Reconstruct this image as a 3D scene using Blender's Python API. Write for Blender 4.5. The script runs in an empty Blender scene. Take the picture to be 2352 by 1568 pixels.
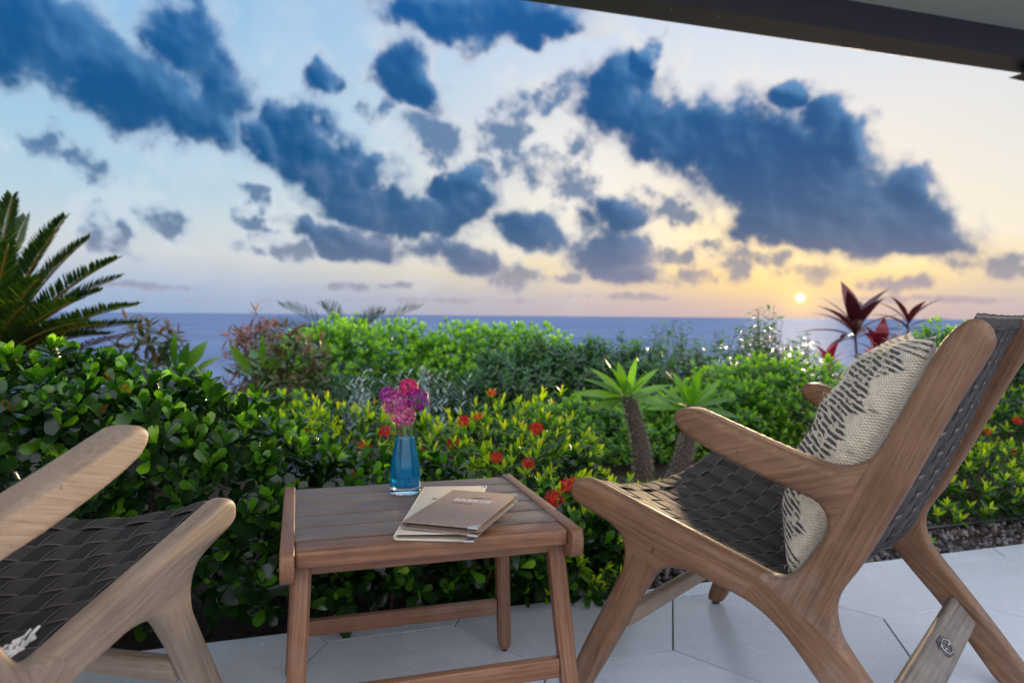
import bpy, bmesh, math
import numpy as np
from mathutils import Matrix, Vector

R = math.radians
rng = np.random.default_rng(7)
SC = bpy.context.scene
COL = SC.collection
nrm = lambda v: np.asarray(v, float) / (np.linalg.norm(v) + 1e-12)


def lin(r, g, b):
    f = lambda c: (c / 255 / 12.92) if c / 255 <= .04045 else ((c / 255 + .055) / 1.055) ** 2.4
    return (f(r), f(g), f(b), 1.0)


# ------------------------------------------------------------------ camera
F_PX, CXP, CYP, CAM_H = 1620.0, 1176.0, 784.0, 0.80      # focal length in pixels of a 2352 px wide view
PITCH, ROLL = R(2.1128), R(0.49)
CF = np.array([0, math.cos(PITCH), -math.sin(PITCH)])
CU0 = np.array([0, math.sin(PITCH), math.cos(PITCH)])
CR0 = np.array([1.0, 0, 0])
CRT = math.cos(ROLL) * CR0 + math.sin(ROLL) * CU0
CUP = math.cos(ROLL) * CU0 - math.sin(ROLL) * CR0
EYE = np.array([0, 0, CAM_H])
cam_d = bpy.data.cameras.new("camera")
cam = bpy.data.objects.new("camera", cam_d)
COL.objects.link(cam)
M = Matrix.Identity(4)
for i in range(3):
    M[i][0], M[i][1], M[i][2], M[i][3] = CRT[i], CUP[i], -CF[i], EYE[i]
cam.matrix_world = M
cam_d.sensor_width = 36
cam_d.lens = 36 * F_PX / 2352
cam_d.clip_start, cam_d.clip_end = 0.02, 200000
cam_d.dof.use_dof = True
cam_d.dof.focus_distance = 1.38
cam_d.dof.aperture_fstop = 3.8
SC.camera = cam
SC.view_settings.view_transform = 'Standard'
SC.view_settings.look = 'None'
SC.view_settings.gamma = 1
SC.view_settings.exposure = 1.34
SC.view_settings.use_curve_mapping = False


def ray(x, y):
    return nrm(CF + (x - CXP) / F_PX * CRT - (y - CYP) / F_PX * CUP)


def azel(x, y):
    d = ray(x, y)
    return math.atan2(d[0], d[1]), math.asin(d[2])


def at_depth(x, y, Y):
    "point of the place seen at (x, y) of the photograph, Y metres out from the camera"
    d = ray(x, y)
    return EYE + d * (Y / d[1])


def to_px(P):
    v = np.asarray(P, float) - EYE
    z = v @ CF
    return CXP + F_PX * (v @ CRT) / z, CYP - F_PX * (v @ CUP) / z, z


# ------------------------------------------------------------------ world: sky, sunset glow, clouds
SUN_AZ, SUN_EL = azel(1838, 684)


class NT:
    def __init__(s, nt):
        s.nt = nt

    def n(s, typ, ins=None, **kw):
        nd = s.nt.nodes.new(typ)
        for k, v in kw.items():
            setattr(nd, k, v)
        for k, v in (ins or {}).items():
            if isinstance(v, bpy.types.NodeSocket):
                s.nt.links.new(v, nd.inputs[k])
            else:
                nd.inputs[k].default_value = v
        return nd

    def math(s, op, a, b=0.0, c=0.0, clamp=False):
        nd = s.n('ShaderNodeMath', {0: a, 1: b, 2: c}, operation=op, use_clamp=clamp)
        return nd.outputs[0]

    def smooth(s, v, lo, hi, a=0.0, b=1.0):
        nd = s.n('ShaderNodeMapRange', {0: v, 1: lo, 2: hi, 3: a, 4: b}, interpolation_type='SMOOTHSTEP')
        return nd.outputs[0]

    def mix(s, f, a, b):
        nd = s.n('ShaderNodeMix', {0: f, 6: a, 7: b}, data_type='RGBA')
        return nd.outputs[2]

    def ramp(s, v, stops, interp='LINEAR'):
        nd = s.n('ShaderNodeValToRGB', {0: v})
        cr = nd.color_ramp
        cr.interpolation = interp
        while len(cr.elements) > 1:
            cr.elements.remove(cr.elements[-1])
        cr.elements[0].position, cr.elements[0].color = stops[0]
        for p, c in stops[1:]:
            e = cr.elements.new(p)
            e.color = c
        return nd.outputs[0]

    def noise(s, vec, scale, detail=4, rough=.5, out=0, dist=0.0):
        nd = s.n('ShaderNodeTexNoise', {'Vector': vec, 'Scale': scale, 'Detail': detail, 'Roughness': rough, 'Distortion': dist})
        return nd.outputs[out]


# ---- numpy gradient noise
_PRM = np.random.default_rng(11).permutation(256).astype(np.int32)
_PRM = np.concatenate([_PRM, _PRM])
_GR = np.random.default_rng(12).normal(size=(256, 3)).astype(np.float32)
_GR /= np.linalg.norm(_GR, axis=1)[:, None]


def perlin(x, y, z):
    xi, yi, zi = np.floor(x).astype(np.int32), np.floor(y).astype(np.int32), np.floor(z).astype(np.int32)
    xf, yf, zf = (x - xi).astype(np.float32), (y - yi).astype(np.float32), (z - zi).astype(np.float32)
    fd = lambda t_: t_ * t_ * t_ * (t_ * (t_ * 6 - 15) + 10)
    u, v, w = fd(xf), fd(yf), fd(zf)
    r = 0
    for dx in (0, 1):
        for dy in (0, 1):
            h1 = _PRM[_PRM[(xi + dx) & 255] + ((yi + dy) & 255)]
            for dz in (0, 1):
                g = _GR[_PRM[h1 + ((zi + dz) & 255)]]
                d = g[..., 0] * (xf - dx) + g[..., 1] * (yf - dy) + g[..., 2] * (zf - dz)
                r = r + d * (u if dx else 1 - u) * (v if dy else 1 - v) * (w if dz else 1 - w)
    return r * 1.6


def fbm(D, scale, octs, rough=.5, off=0.0, billow=False):
    s, a, tot = 0, 1.0, 0.0
    for _ in range(octs):
        n = perlin(D[0] * scale + off, D[1] * scale + off * 1.7, D[2] * scale - off)
        s = s + a * ((1 - 2.4 * np.abs(n)) * .6 if billow else n)
        tot += a
        a *= rough
        scale *= 2.03
        off += 13.7
    return s / tot


def sstep(v, lo, hi):
    q = np.clip((v - lo) / (hi - lo), 0, 1)
    return q * q * (3 - 2 * q)


def lerp(a, b, q):
    return a + (np.asarray(b, np.float32) - a) * q[..., None]


def grad(v, stops):
    xs = [p for p, _ in stops]
    return np.stack([np.interp(v, xs, [lin(*c)[k] for _, c in stops]) for k in range(3)], -1).astype(np.float32)


SOFT = [(20, 60, 300, 160, 10), (215, 180, 285, 115, 18), (430, 110, 135, 120, 50), (500, 205, 125, 115, 20), (400, 275, 190, 80, 18), (-260, 120, 300, 190, 0),
        (1085, 25, 235, 88, 4), (960, 10, 105, 55, 0), (1220, 72, 115, 48, 10), (915, 160, 96, 86, 20), (975, 205, 82, 56, 10), (745, 185, 55, 45, 0)]
CRISP = [(615, 322, 76, 58, 10), (690, 290, 78, 76, 0), (745, 365, 145, 92, 35), (840, 440, 160, 76, 22), (960, 490, 190, 56, 5), (1085, 480, 72, 55, 0), (866, 395, 52, 52, 0), (1050, 425, 60, 50, -20),
         (820, 545, 140, 42, 10), (690, 515, 68, 38, 25), (1040, 582, 100, 46, 12), (1085, 605, 68, 28, 0), (755, 560, 68, 30, 10),
         (1225, 527, 82, 50, 8), (1415, 505, 92, 56, 0), (1405, 590, 125, 56, 8), (1450, 630, 90, 30, 0),
         (1420, 235, 105, 110, -30), (1440, 185, 70, 65, 0), (1545, 300, 190, 105, 22), (1680, 335, 230, 135, 25), (1800, 395, 265, 130, 20), (1890, 465, 270, 105, 16), (1990, 530, 235, 64, 9), (1830, 530, 170, 55, 10),
         (1795, 222, 58, 34, 0), (1870, 280, 84, 64, 10), (1950, 332, 66, 62, 0), (2065, 440, 72, 58, 30), (1480, 135, 40, 42, 0), (2100, 560, 130, 34, 6), (1640, 258, 110, 62, 10)]
THIN = [(1000, 290, 120, 40, 0), (860, 250, 60, 40, 0), (1310, 200, 60, 40, -20), (1330, 350, 50, 60, 0), (650, 560, 70, 34, 20), (1520, 560, 40, 50, 20), (1350, 455, 26, 22, 0), (1560, 480, 70, 36, 30), (1640, 560, 60, 26, 20), (415, 512, 88, 38, 22), (562, 447, 58, 26, 22), (578, 500, 30, 26, 0), (577, 568, 36, 17, 10), (290, 545, 85, 38, 50), (210, 385, 115, 46, 25), (110, 330, 70, 52, 10),
        (1185, 300, 78, 105, 25), (1200, 370, 110, 66, 30), (1235, 243, 120, 38, -18), (1095, 395, 72, 54, 0), (2270, 605, 180, 48, 6), (1700, 612, 74, 52, 10), (1610, 630, 76, 40, 0), (1880, 628, 88, 44, 5),
        (1560, 585, 68, 26, 0), (780, 657, 100, 14, 0), (900, 652, 80, 10, 0), (1170, 640, 95, 44, 0), (2060, 655, 95, 26, 0), (1490, 470, 80, 40, 20), (1300, 640, 100, 18, 0), (1250, 560, 80, 32, 0), (560, 690, 240, 9, 0), (1000, 690, 300, 10, 0), (1460, 682, 180, 12, 0), (2180, 690, 170, 12, 0), (330, 655, 150, 10, 0), (1780, 600, 90, 20, 12), (1000, 320, 90, 60, 0), (1300, 430, 90, 45, 20), (2010, 690, 200, 12, 0)]


def field(blobs, az, el, k=7.0):
    acc = np.zeros(az.shape, np.float32)
    for (cx, cy, rx, ry, rot) in blobs:
        a0, e0 = azel(cx, cy)
        sx = rx * (azel(cx + 20, cy)[0] - a0) / 20
        sy = ry * (azel(cx, cy - 20)[1] - e0) / 20
        c, s = math.cos(R(-rot)), math.sin(R(-rot))
        px, py = az - a0, el - e0
        # rotate in units where both axes are angles
        qx, qy = (px * c + py * s) / sx, (-px * s + py * c) / sy
        f = 1 - (qx * qx + qy * qy)
        acc += np.exp(k * np.clip(f, -3, 1.2))
    return np.log(acc + 1e-9) / k


def sky_radiance(az, el):
    "colour of the evening sky in a direction: open sky, glow round the sun, clouds"
    az, el = az.astype(np.float32), el.astype(np.float32)
    D = (np.sin(az) * np.cos(el), np.cos(az) * np.cos(el), np.sin(el))
    deg = np.degrees(np.maximum(el, 0))
    away = grad(deg, [(0, (150, 174, 208)), (2.2, (176, 192, 214)), (4.5, (206, 212, 216)), (8, (186, 210, 224)), (13, (164, 203, 228)), (20, (150, 194, 229)), (28, (136, 182, 225)), (45, (180, 208, 236)), (70, (208, 224, 246)), (90, (215, 228, 248))])
    toward = grad(deg, [(0, (188, 176, 186)), (1.4, (214, 196, 182)), (3.5, (250, 224, 170)), (6, (253, 240, 214)), (10, (246, 236, 220)), (15, (236, 233, 231)), (20, (218, 226, 238)), (28, (192, 210, 236)), (45, (200, 218, 242)), (70, (212, 226, 247)), (90, (215, 228, 248))])
    daz = np.abs((az - SUN_AZ + np.pi) % (2 * np.pi) - np.pi)
    f = 1 - sstep(daz, R(3), R(52))
    sky = lerp(away, toward, f)
    # unseen sky behind the terrace, made pale to light the near sides
    back = sstep(np.abs(az), R(50), R(115))
    sky = lerp(sky, grad(deg, [(0, (176, 174, 184)), (10, (204, 203, 210)), (25, (222, 224, 232)), (45, (228, 234, 246)), (90, (222, 233, 250))]), back)
    veil = fbm(D, 6.0, 5, .55, 3.0)
    sky = lerp(sky, lin(238, 238, 242)[:3], sstep(veil, .0, .45) * .16)
    gx, gy = (az - SUN_AZ) / R(10.5), (el - SUN_EL - R(2.2)) / R(3.8)
    sky = lerp(sky, (1.12, .76, .24), (1 - sstep(np.hypot(gx, gy), 0, 1.3)) * .80)
    for (cx, cy, rx, ry, rot, wgt) in ((1660, 545, 210, 60, 20, .9), (1990, 590, 240, 34, 3, .8), (1350, 430, 170, 110, 30, .6)):
        a0, e0 = azel(cx, cy)
        ku = (azel(cx + 20, cy)[0] - a0) / 20
        c_, s_ = math.cos(R(-rot)), math.sin(R(-rot))
        qx, qy = ((az - a0) * c_ + (el - e0) * s_) / (rx * ku), (-(az - a0) * s_ + (el - e0) * c_) / (ry * ku)
        sky = lerp(sky, (1.12, .92, .52) if wgt > .7 else (.98, .93, .86), np.exp(-(qx * qx + qy * qy)) * wgt)
    # warped coordinates give the ellipses ragged, puffed outlines
    w1 = [fbm(D, 9.0, 3, .5, o) for o in (21.0, 57.0)]
    w2 = [fbm(D, 28.0, 4, .55, o) for o in (91.0, 133.0)]
    lo = .15 + .85 * sstep(el, R(1.0), R(7))
    azw = az + .048 * w1[0] + .024 * w2[0]
    elw = el + lo * (.032 * w1[1] + .020 * w2[1])
    n1 = fbm(D, 15.0, 6, .55, 5.0)
    bl = fbm(D, 24.0, 6, .52, 31.0, True)
    n3 = fbm(D, 34.0, 6, .60, 71.0)
    big = fbm(D, 2.6, 6, .55, 44.0)
    off = np.maximum(sstep(np.abs(az), R(45), R(64)), sstep(el, R(29), R(44)))
    outside = (big * 2.0 - .75) * off - 2.0 * (1 - off)
    fS, fC, fT = np.maximum(field(SOFT, azw, elw), outside), field(CRISP, azw, elw), field(THIN, azw, elw)
    n4 = fbm(D, 80.0, 3, .6, 17.0)
    ds = fS + .66 * n1 + .34 * n3 + .10 * n4
    dc = fC + .50 * bl + .46 * n3 + .14 * n4 - .10
    dt = fT * .9 + 1.15 * n3 + .6 * n1 + .2 * n4 - .02
    ss, sc, st = sstep(ds, -.52, .78) * .98, sstep(dc, -.50, .64) * .985, sstep(dt, -.16, .95) * .84
    # sunlit vapour round the clouds
    near = np.maximum(np.maximum(fS, fC), fT * .8)
    vap = sstep(near, -1.6, -.1) * sstep(n1 * 1.1 + n3 * .45 + .12, -.05, .55)
    sky = lerp(sky, lerp(np.broadcast_to(np.array(lin(214, 224, 234)[:3], np.float32), sky.shape), np.array(lin(250, 240, 226)[:3]), f), vap * .48 * sstep(el, R(2), R(6)))
    core = grad(deg, [(0, (176, 168, 184)), (1.8, (142, 144, 168)), (4, (98, 118, 152)), (7, (46, 92, 136)), (12, (4, 80, 134)), (18, (0, 82, 142)), (26, (0, 90, 160)), (50, (70, 128, 194)), (90, (100, 148, 208))])
    pale = grad(deg, [(0, (200, 186, 188)), (3, (164, 162, 176)), (6, (96, 126, 166)), (12, (84, 134, 180)), (18, (80, 138, 190)), (26, (92, 144, 198)), (50, (140, 172, 216)), (90, (140, 175, 220))])
    lav = grad(deg, [(0, (205, 190, 190)), (6, (140, 145, 172)), (14, (122, 140, 182)), (26, (130, 145, 190)), (50, (150, 178, 216)), (90, (140, 175, 220))])
    pf = fbm(D, 9.0, 7, .58, 9.0)
    thick = np.maximum(ds, dc)
    az1, el1 = az + .048 * w1[0], el + lo * .032 * w1[1]
    relief = .75 * np.sqrt(np.clip(np.maximum(field(SOFT, az1, el1, 4.0), field(CRISP, az1, el1, 4.0)) + .5, .02, 1.8)) + .50 * fbm(D, 8.0, 4, .42, 9.0) + .012 * n3
    ge, ga = np.gradient(relief)
    stp = abs(float(el[1, 0] - el[0, 0]))
    lit = (ga * .75 + ge * .65) / stp * R(1.0)
    m_ = sstep(.28 - lit * 2.3 + .42 * pf + .12 * n3 + .30 * (.55 - np.clip(thick, 0, 1.1)), -.05, 1.1)
    body = lerp(core, pale, m_)
    body = lerp(body, lav, sstep(.9 * w1[0] + .5 * pf - lit * 1.0 + .4 * (.5 - np.clip(thick, 0, 1)), .1, .8) * .42)
    rim = lerp(np.broadcast_to(np.array(lin(170, 192, 220)[:3], np.float32), sky.shape), np.array(lin(200, 194, 202)[:3]), f)
    warm = (1 - sstep(np.hypot((az - SUN_AZ) / R(20), (el - SUN_EL) / R(9)), .3, 1.0))
    rim = lerp(rim, lin(236, 206, 168)[:3], warm * .8)
    sky = lerp(sky, lerp(rim, lerp(core, pale, np.full_like(el, .35)), sstep(dt, .1, 1.0)), st)
    sky = lerp(sky, lerp(rim, body, sstep(ds, -.05, .6)), ss)
    sky = lerp(sky, lerp(lerp(rim, body, np.full_like(el, .5)), body, sstep(dc, .0, .45)), sc)
    hz = (1 - sstep(el, 0, R(2.8))) * .50
    sky = lerp(sky, lerp(np.broadcast_to(np.array(lin(158, 178, 208)[:3], np.float32), sky.shape), np.array(lin(208, 186, 180)[:3]), f), hz)
    sun = np.array([math.sin(SUN_AZ) * math.cos(SUN_EL), math.cos(SUN_AZ) * math.cos(SUN_EL), math.sin(SUN_EL)])
    ang = np.arccos(np.clip(D[0] * sun[0] + D[1] * sun[1] + D[2] * sun[2], -1, 1))
    sky = lerp(sky, (1.15, .84, .38), np.exp(-(ang / R(1.5)) ** 2) * .75)
    sky = lerp(sky, (2.6, 2.2, 1.35), 1 - sstep(ang, R(.20), R(.38)))
    # unseen sky overhead and behind made brighter than the west as added fill
    unseen_fill = np.maximum(sstep(np.abs(az), R(48), R(110)), sstep(el, R(32), R(66)))
    return sky * (.425 + .65 * unseen_fill)[..., None]


def build_world():
    w = bpy.data.worlds.new("World")
    SC.world = w
    w.use_nodes = True
    nt = w.node_tree
    nt.nodes.clear()
    t = NT(nt)
    # the sky computed once over all directions (finer where the clouds stand), then looked up by direction
    Wf, Hf, q = 4096, 2048, 4
    az = (np.arange(Wf // q) + .5) * q / Wf * 2 * np.pi - np.pi / 2
    az = (az + np.pi) % (2 * np.pi) - np.pi
    el = ((np.arange(Hf // q) + .5) * q / Hf - .5) * np.pi
    A, E = np.meshgrid(az, el)
    low = sky_radiance(A, E)
    full = np.ones((Hf, Wf, 4), np.float32)
    full[..., :3] = low.repeat(q, 0).repeat(q, 1)
    az = (np.arange(Wf) + .5) / Wf * 2 * np.pi - np.pi / 2
    az = (az + np.pi) % (2 * np.pi) - np.pi
    el = ((np.arange(Hf) + .5) / Hf - .5) * np.pi
    xi = np.where(np.abs(az) < R(62))[0]
    yi = np.where((el > R(-3)) & (el < R(46)))[0]
    A, E = np.meshgrid(az[xi], el[yi])
    full[np.ix_(yi, xi, [0, 1, 2])] = sky_radiance(A, E)
    img = bpy.data.images.new('evening_sky', Wf, Hf, float_buffer=True, alpha=False)
    img.colorspace_settings.name = 'Non-Color'
    img.pixels.foreach_set(full.ravel())
    img.update()
    env = t.n('ShaderNodeTexEnvironment')
    env.image = img
    env.interpolation = 'Cubic'
    # a share of physical sky under the same sun
    ns = t.n('ShaderNodeTexSky', sky_type='NISHITA')
    ns.sun_disc = False
    ns.sun_elevation = SUN_EL
    ns.sun_rotation = SUN_AZ
    ns.altitude = 40
    bg1 = t.n('ShaderNodeBackground', {0: env.outputs[0], 1: SKY_GAIN})
    bg2 = t.n('ShaderNodeBackground', {0: ns.outputs[0], 1: NISHITA_GAIN})
    add = t.n('ShaderNodeAddShader', {0: bg1.outputs[0], 1: bg2.outputs[0]})
    out = t.n('ShaderNodeOutputWorld')
    nt.links.new(add.outputs[0], out.inputs[0])


NISHITA_GAIN = 0.0012
SKY_GAIN = 0.94
build_world()
sun_d = bpy.data.lights.new("sun", 'SUN')
sun_d.energy = 2.6
sun_d.angle = R(6)
sun_d.color = (1.0, .72, .42)
sun_o = bpy.data.objects.new("sun", sun_d)
COL.objects.link(sun_o)
sdir = Vector((math.sin(SUN_AZ) * math.cos(SUN_EL + R(2.0)), math.cos(SUN_AZ) * math.cos(SUN_EL + R(2.0)), math.sin(SUN_EL + R(2.0))))
sun_o.rotation_euler = sdir.to_track_quat('Z', 'Y').to_euler()
sun_o.location = (8, 20, 5)


# ------------------------------------------------------------------ helpers
def tag(o, label=None, cat=None, group=None, kind=None):
    for k, v in (('label', label), ('category', cat), ('group', group), ('kind', kind)):
        if v:
            o[k] = v
    return o


def link(o, parent=None):
    COL.objects.link(o)
    if parent:
        o.parent = parent
    return o


def empty(name, loc=(0, 0, 0), rz=0.0, parent=None):
    o = bpy.data.objects.new(name, None)
    o.location = loc
    o.rotation_euler = (0, 0, rz)
    o.empty_display_size = .1
    return link(o, parent)


def mesh_np(name, V, F, mat=None, smooth=True, attrs=None):
    me = bpy.data.meshes.new(name)
    V = np.asarray(V, np.float32)
    if isinstance(F, np.ndarray):
        k = F.shape[1]
        me.vertices.add(len(V))
        me.vertices.foreach_set('co', V.ravel())
        me.loops.add(F.size)
        me.loops.foreach_set('vertex_index', F.astype(np.int32).ravel())
        me.polygons.add(len(F))
        me.polygons.foreach_set('loop_start', np.arange(0, F.size, k, dtype=np.int32))
        me.update(calc_edges=True)
    else:
        me.from_pydata([tuple(map(float, v)) for v in V], [], [tuple(map(int, f)) for f in F])
        me.update()
    if smooth:
        me.polygons.foreach_set('use_smooth', np.ones(len(me.polygons), bool))
    for k, a in (attrs or {}).items():
        a = np.asarray(a, np.float32)
        at = me.attributes.new(k, 'FLOAT' if a.ndim == 1 else 'FLOAT_VECTOR', 'POINT')
        at.data.foreach_set('value' if a.ndim == 1 else 'vector', a.ravel())
    if mat:
        me.materials.append(mat)
    return me


def obj(name, me, parent=None, loc=None, mat4=None):
    o = bpy.data.objects.new(name, me)
    if loc is not None:
        o.location = loc
    if mat4 is not None:
        o.matrix_basis = mat4
    return link(o, parent)


def copy_tree(o, parent=None):
    c = o.copy()
    COL.objects.link(c)
    c.parent = parent
    for ch in list(o.children):
        copy_tree(ch, c)
    return c


class MB:
    "collects shapes into one mesh"

    def __init__(s):
        s.V, s.F, s.G = [], [], []
        s.n = 0

    def add(s, V, F, G=None):
        V = np.asarray(V, float)
        s.V.append(V)
        s.G.append(np.asarray(G if G is not None else V, float))
        s.F += [tuple(i + s.n for i in f) for f in F]
        s.n += len(V)
        return s

    def box(s, c, size, rot=None, bev=0.002, seg=2, grain=None, g_off=None):
        bm = bmesh.new()
        bmesh.ops.create_cube(bm, size=1)
        for v in bm.verts:
            v.co = Vector((v.co.x * size[0], v.co.y * size[1], v.co.z * size[2]))
        if bev:
            bmesh.ops.bevel(bm, geom=bm.edges[:], offset=bev, segments=seg, profile=.5, affect='EDGES')
        V = np.array([v.co[:] for v in bm.verts])
        F = [[v.index for v in f.verts] for f in bm.faces]
        bm.verts.index_update()
        F = [[v.index for v in f.verts] for f in bm.faces]
        bm.free()
        G = V.copy()
        if grain is not None:
            order = {0: (0, 1, 2), 1: (1, 0, 2), 2: (2, 0, 1)}[grain]
            G = V[:, order]
        G = G + (g_off if g_off is not None else rng.uniform(-5, 5, 3))
        if rot is not None:
            V = V @ np.asarray(rot).T
        return s.add(V + np.asarray(c), F, G)

    def tube(s, pts, rad, nseg=8, caps=True, squash=None):
        pts = np.asarray(pts, float)
        rad = np.broadcast_to(np.asarray(rad, float), (len(pts),))
        T = np.gradient(pts, axis=0)
        T /= np.linalg.norm(T, axis=1)[:, None] + 1e-12
        up = np.array([0, 0, 1.0]) if abs(T[0][2]) < .9 else np.array([0, 1.0, 0])
        e1 = nrm(np.cross(T[0], up))
        V, G = [], []
        a = np.arange(nseg) * 2 * np.pi / nseg
        L = 0
        for i, p in enumerate(pts):
            e1 = nrm(e1 - T[i] * (e1 @ T[i]))
            e2 = np.cross(T[i], e1)
            if i:
                L += np.linalg.norm(p - pts[i - 1])
            for k in a:
                V.append(p + rad[i] * (math.cos(k) * e1 + math.sin(k) * e2))
                G.append((L, rad[i] * math.cos(k), rad[i] * math.sin(k)))
        F = []
        for i in range(len(pts) - 1):
            for k in range(nseg):
                F.append((i * nseg + k, i * nseg + (k + 1) % nseg, (i + 1) * nseg + (k + 1) % nseg, (i + 1) * nseg + k))
        if caps:
            F.append(tuple(range(nseg))[::-1])
            F.append(tuple((len(pts) - 1) * nseg + k for k in range(nseg)))
        return s.add(V, F, np.array(G) + rng.uniform(-5, 5, 3))

    def lathe(s, prof, c=(0, 0, 0), nseg=24):
        V, F = [], []
        for r_, z_ in prof:
            for k in range(nseg):
                V.append((c[0] + r_ * math.cos(2 * math.pi * k / nseg), c[1] + r_ * math.sin(2 * math.pi * k / nseg), c[2] + z_))
        for i in range(len(prof) - 1):
            for k in range(nseg):
                F.append((i * nseg + k, i * nseg + (k + 1) % nseg, (i + 1) * nseg + (k + 1) % nseg, (i + 1) * nseg + k))
        return s.add(V, F)

    def mesh(s, name, mat, smooth=True):
        return mesh_np(name, np.concatenate(s.V), s.F, mat, smooth, {'grain': np.concatenate(s.G)})

    def build(s, name, mat, parent=None, smooth=True, loc=None):
        o = obj(name, s.mesh(name, mat, smooth), parent, loc)
        if smooth:
            md = o.modifiers.new('edge', 'WEIGHTED_NORMAL') if False else None
        return o


def surface_nets(Fd, org, h):
    S = Fd < 0
    sh = np.array(Fd.shape) - 1
    acc = np.zeros((*sh, 3))
    cnt = np.zeros(sh)
    cor = [(i, j, k) for i in (0, 1) for j in (0, 1) for k in (0, 1)]
    sl = lambda a, c: a[c[0]:c[0] + sh[0], c[1]:c[1] + sh[1], c[2]:c[2] + sh[2]]
    for a in cor:
        for ax in range(3):
            if a[ax] == 0:
                b = list(a)
                b[ax] = 1
                fa, fb = sl(Fd, a), sl(Fd, b)
                cr = (fa < 0) != (fb < 0)
                tt = np.where(cr, fa / np.where(cr, fa - fb, 1), 0)
                for q in range(3):
                    acc[..., q] += np.where(cr, a[q] + (tt if q == ax else 0), 0)
                cnt += cr
    act = cnt > 0
    idx = -np.ones(sh, int)
    idx[act] = np.arange(act.sum())
    V = (acc[act] / cnt[act][:, None] + np.argwhere(act)) * h + np.asarray(org)
    quads = []
    for ax in range(3):
        n = [slice(1, -1)] * 3
        n[ax] = slice(0, sh[ax])
        n2 = list(n)
        n2[ax] = slice(1, sh[ax] + 1)
        s0, s1 = S[tuple(n)], S[tuple(n2)]
        cr = s0 != s1
        pos = np.argwhere(cr)
        base = pos.copy()
        for q in range(3):
            if q != ax:
                base[:, q] += 1
        o1, o2 = [(1, 2), (2, 0), (0, 1)][ax]
        g = lambda da, db: idx[tuple((base - da * np.eye(3, dtype=int)[o1] - db * np.eye(3, dtype=int)[o2]).T)]
        q4 = np.stack([g(1, 1), g(0, 1), g(0, 0), g(1, 0)], 1)
        flip = ~s0[cr]
        q4[flip] = q4[flip][:, ::-1]
        quads.append(q4)
    return V, np.concatenate(quads)


def poly_sdf(P, X, Y):
    P = np.asarray(P, float)
    d2 = np.full(X.shape, 1e9)
    inside = np.zeros(X.shape, bool)
    for a, b in zip(P, np.roll(P, -1, axis=0)):
        e = b - a
        t_ = np.clip(((X - a[0]) * e[0] + (Y - a[1]) * e[1]) / (e @ e + 1e-15), 0, 1)
        d2 = np.minimum(d2, (X - a[0] - t_ * e[0]) ** 2 + (Y - a[1] - t_ * e[1]) ** 2)
        c = ((a[1] > Y) != (b[1] > Y)) & (X < (b[0] - a[0]) * (Y - a[1]) / (b[1] - a[1] + 1e-15) + a[0])
        inside ^= c
    return np.where(inside, -1, 1) * np.sqrt(d2)


def chaikin(P, n=1):
    P = np.asarray(P, float)
    for _ in range(n):
        Q = np.roll(P, -1, axis=0)
        P = np.stack([.75 * P + .25 * Q, .25 * P + .75 * Q], 1).reshape(-1, 2)
    return P


# ------------------------------------------------------------------ materials
def new_mat(name):
    m = bpy.data.materials.new(name)
    m.use_nodes = True
    m.node_tree.nodes.clear()
    t = NT(m.node_tree)
    out = t.n('ShaderNodeOutputMaterial')
    return m, t, out


def principled(t, out, **ins):
    p = t.n('ShaderNodeBsdfPrincipled', {k.replace('_', ' '): v for k, v in ins.items()})
    t.nt.links.new(p.outputs[0], out.inputs[0])
    return p


def bump(t, h, strength=.3, dist=.002):
    return t.n('ShaderNodeBump', {'Strength': strength, 'Distance': dist, 'Height': h}).outputs[0]


def wood(name, dark, mid, light, rough=.55):
    m, t, out = new_mat(name)
    g = t.n('ShaderNodeAttribute', attribute_name='grain').outputs['Vector']
    info = t.n('ShaderNodeObjectInfo').outputs['Random']
    off = t.n('ShaderNodeVectorMath', {0: g, 1: t.n('ShaderNodeCombineXYZ', {0: t.math('MULTIPLY', info, 7.0), 1: info, 2: 0.0}).outputs[0]}, operation='ADD').outputs[0]
    warp = t.n('ShaderNodeVectorMath', {0: t.noise(off, 5.0, 2, .5, out=1), 3: .007}, operation='SCALE').outputs[0]
    v = t.n('ShaderNodeVectorMath', {0: off, 1: warp}, operation='ADD').outputs[0]
    vs = t.n('ShaderNodeMapping', {0: v, 3: (3.6, 150, 150)}).outputs[0]
    vf = t.n('ShaderNodeMapping', {0: v, 3: (16, 420, 420)}).outputs[0]
    a = t.noise(vs, 1.0, 6, .62)
    b = t.noise(vf, 1.0, 3, .6)
    blot = t.noise(off, 9.0, 5, .6)
    mixv = t.math('ADD', t.math('MULTIPLY', a, .62), t.math('MULTIPLY', blot, .38))
    col = t.ramp(mixv, [(.30, dark), (.48, mid), (.67, light)])
    pores = t.smooth(b, .54, .68, 0, .42)
    col = t.mix(pores, col, tuple(c * .45 for c in dark[:3]) + (1,))
    # silvery weathering in patches
    wz = t.smooth(t.noise(off, 4.0, 6, .65), .5, .72, 0, .38)
    grey = t.ramp(a, [(.3, lin(112, 100, 92)), (.7, lin(158, 145, 134))])
    col = t.mix(wz, col, grey)
    spots = t.smooth(t.noise(off, 38.0, 2, .5), .72, .80, 0, .55)
    col = t.mix(spots, col, tuple(c * .3 for c in dark[:3]) + (1,))
    h = t.math('ADD', t.math('MULTIPLY', b, .6), t.math('MULTIPLY', a, .6))
    principled(t, out, Base_Color=col, Roughness=t.smooth(a, .3, .7, rough - .1, rough + .1), Normal=bump(t, h, .5, .0015), Specular_IOR_Level=.4)
    return m


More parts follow.
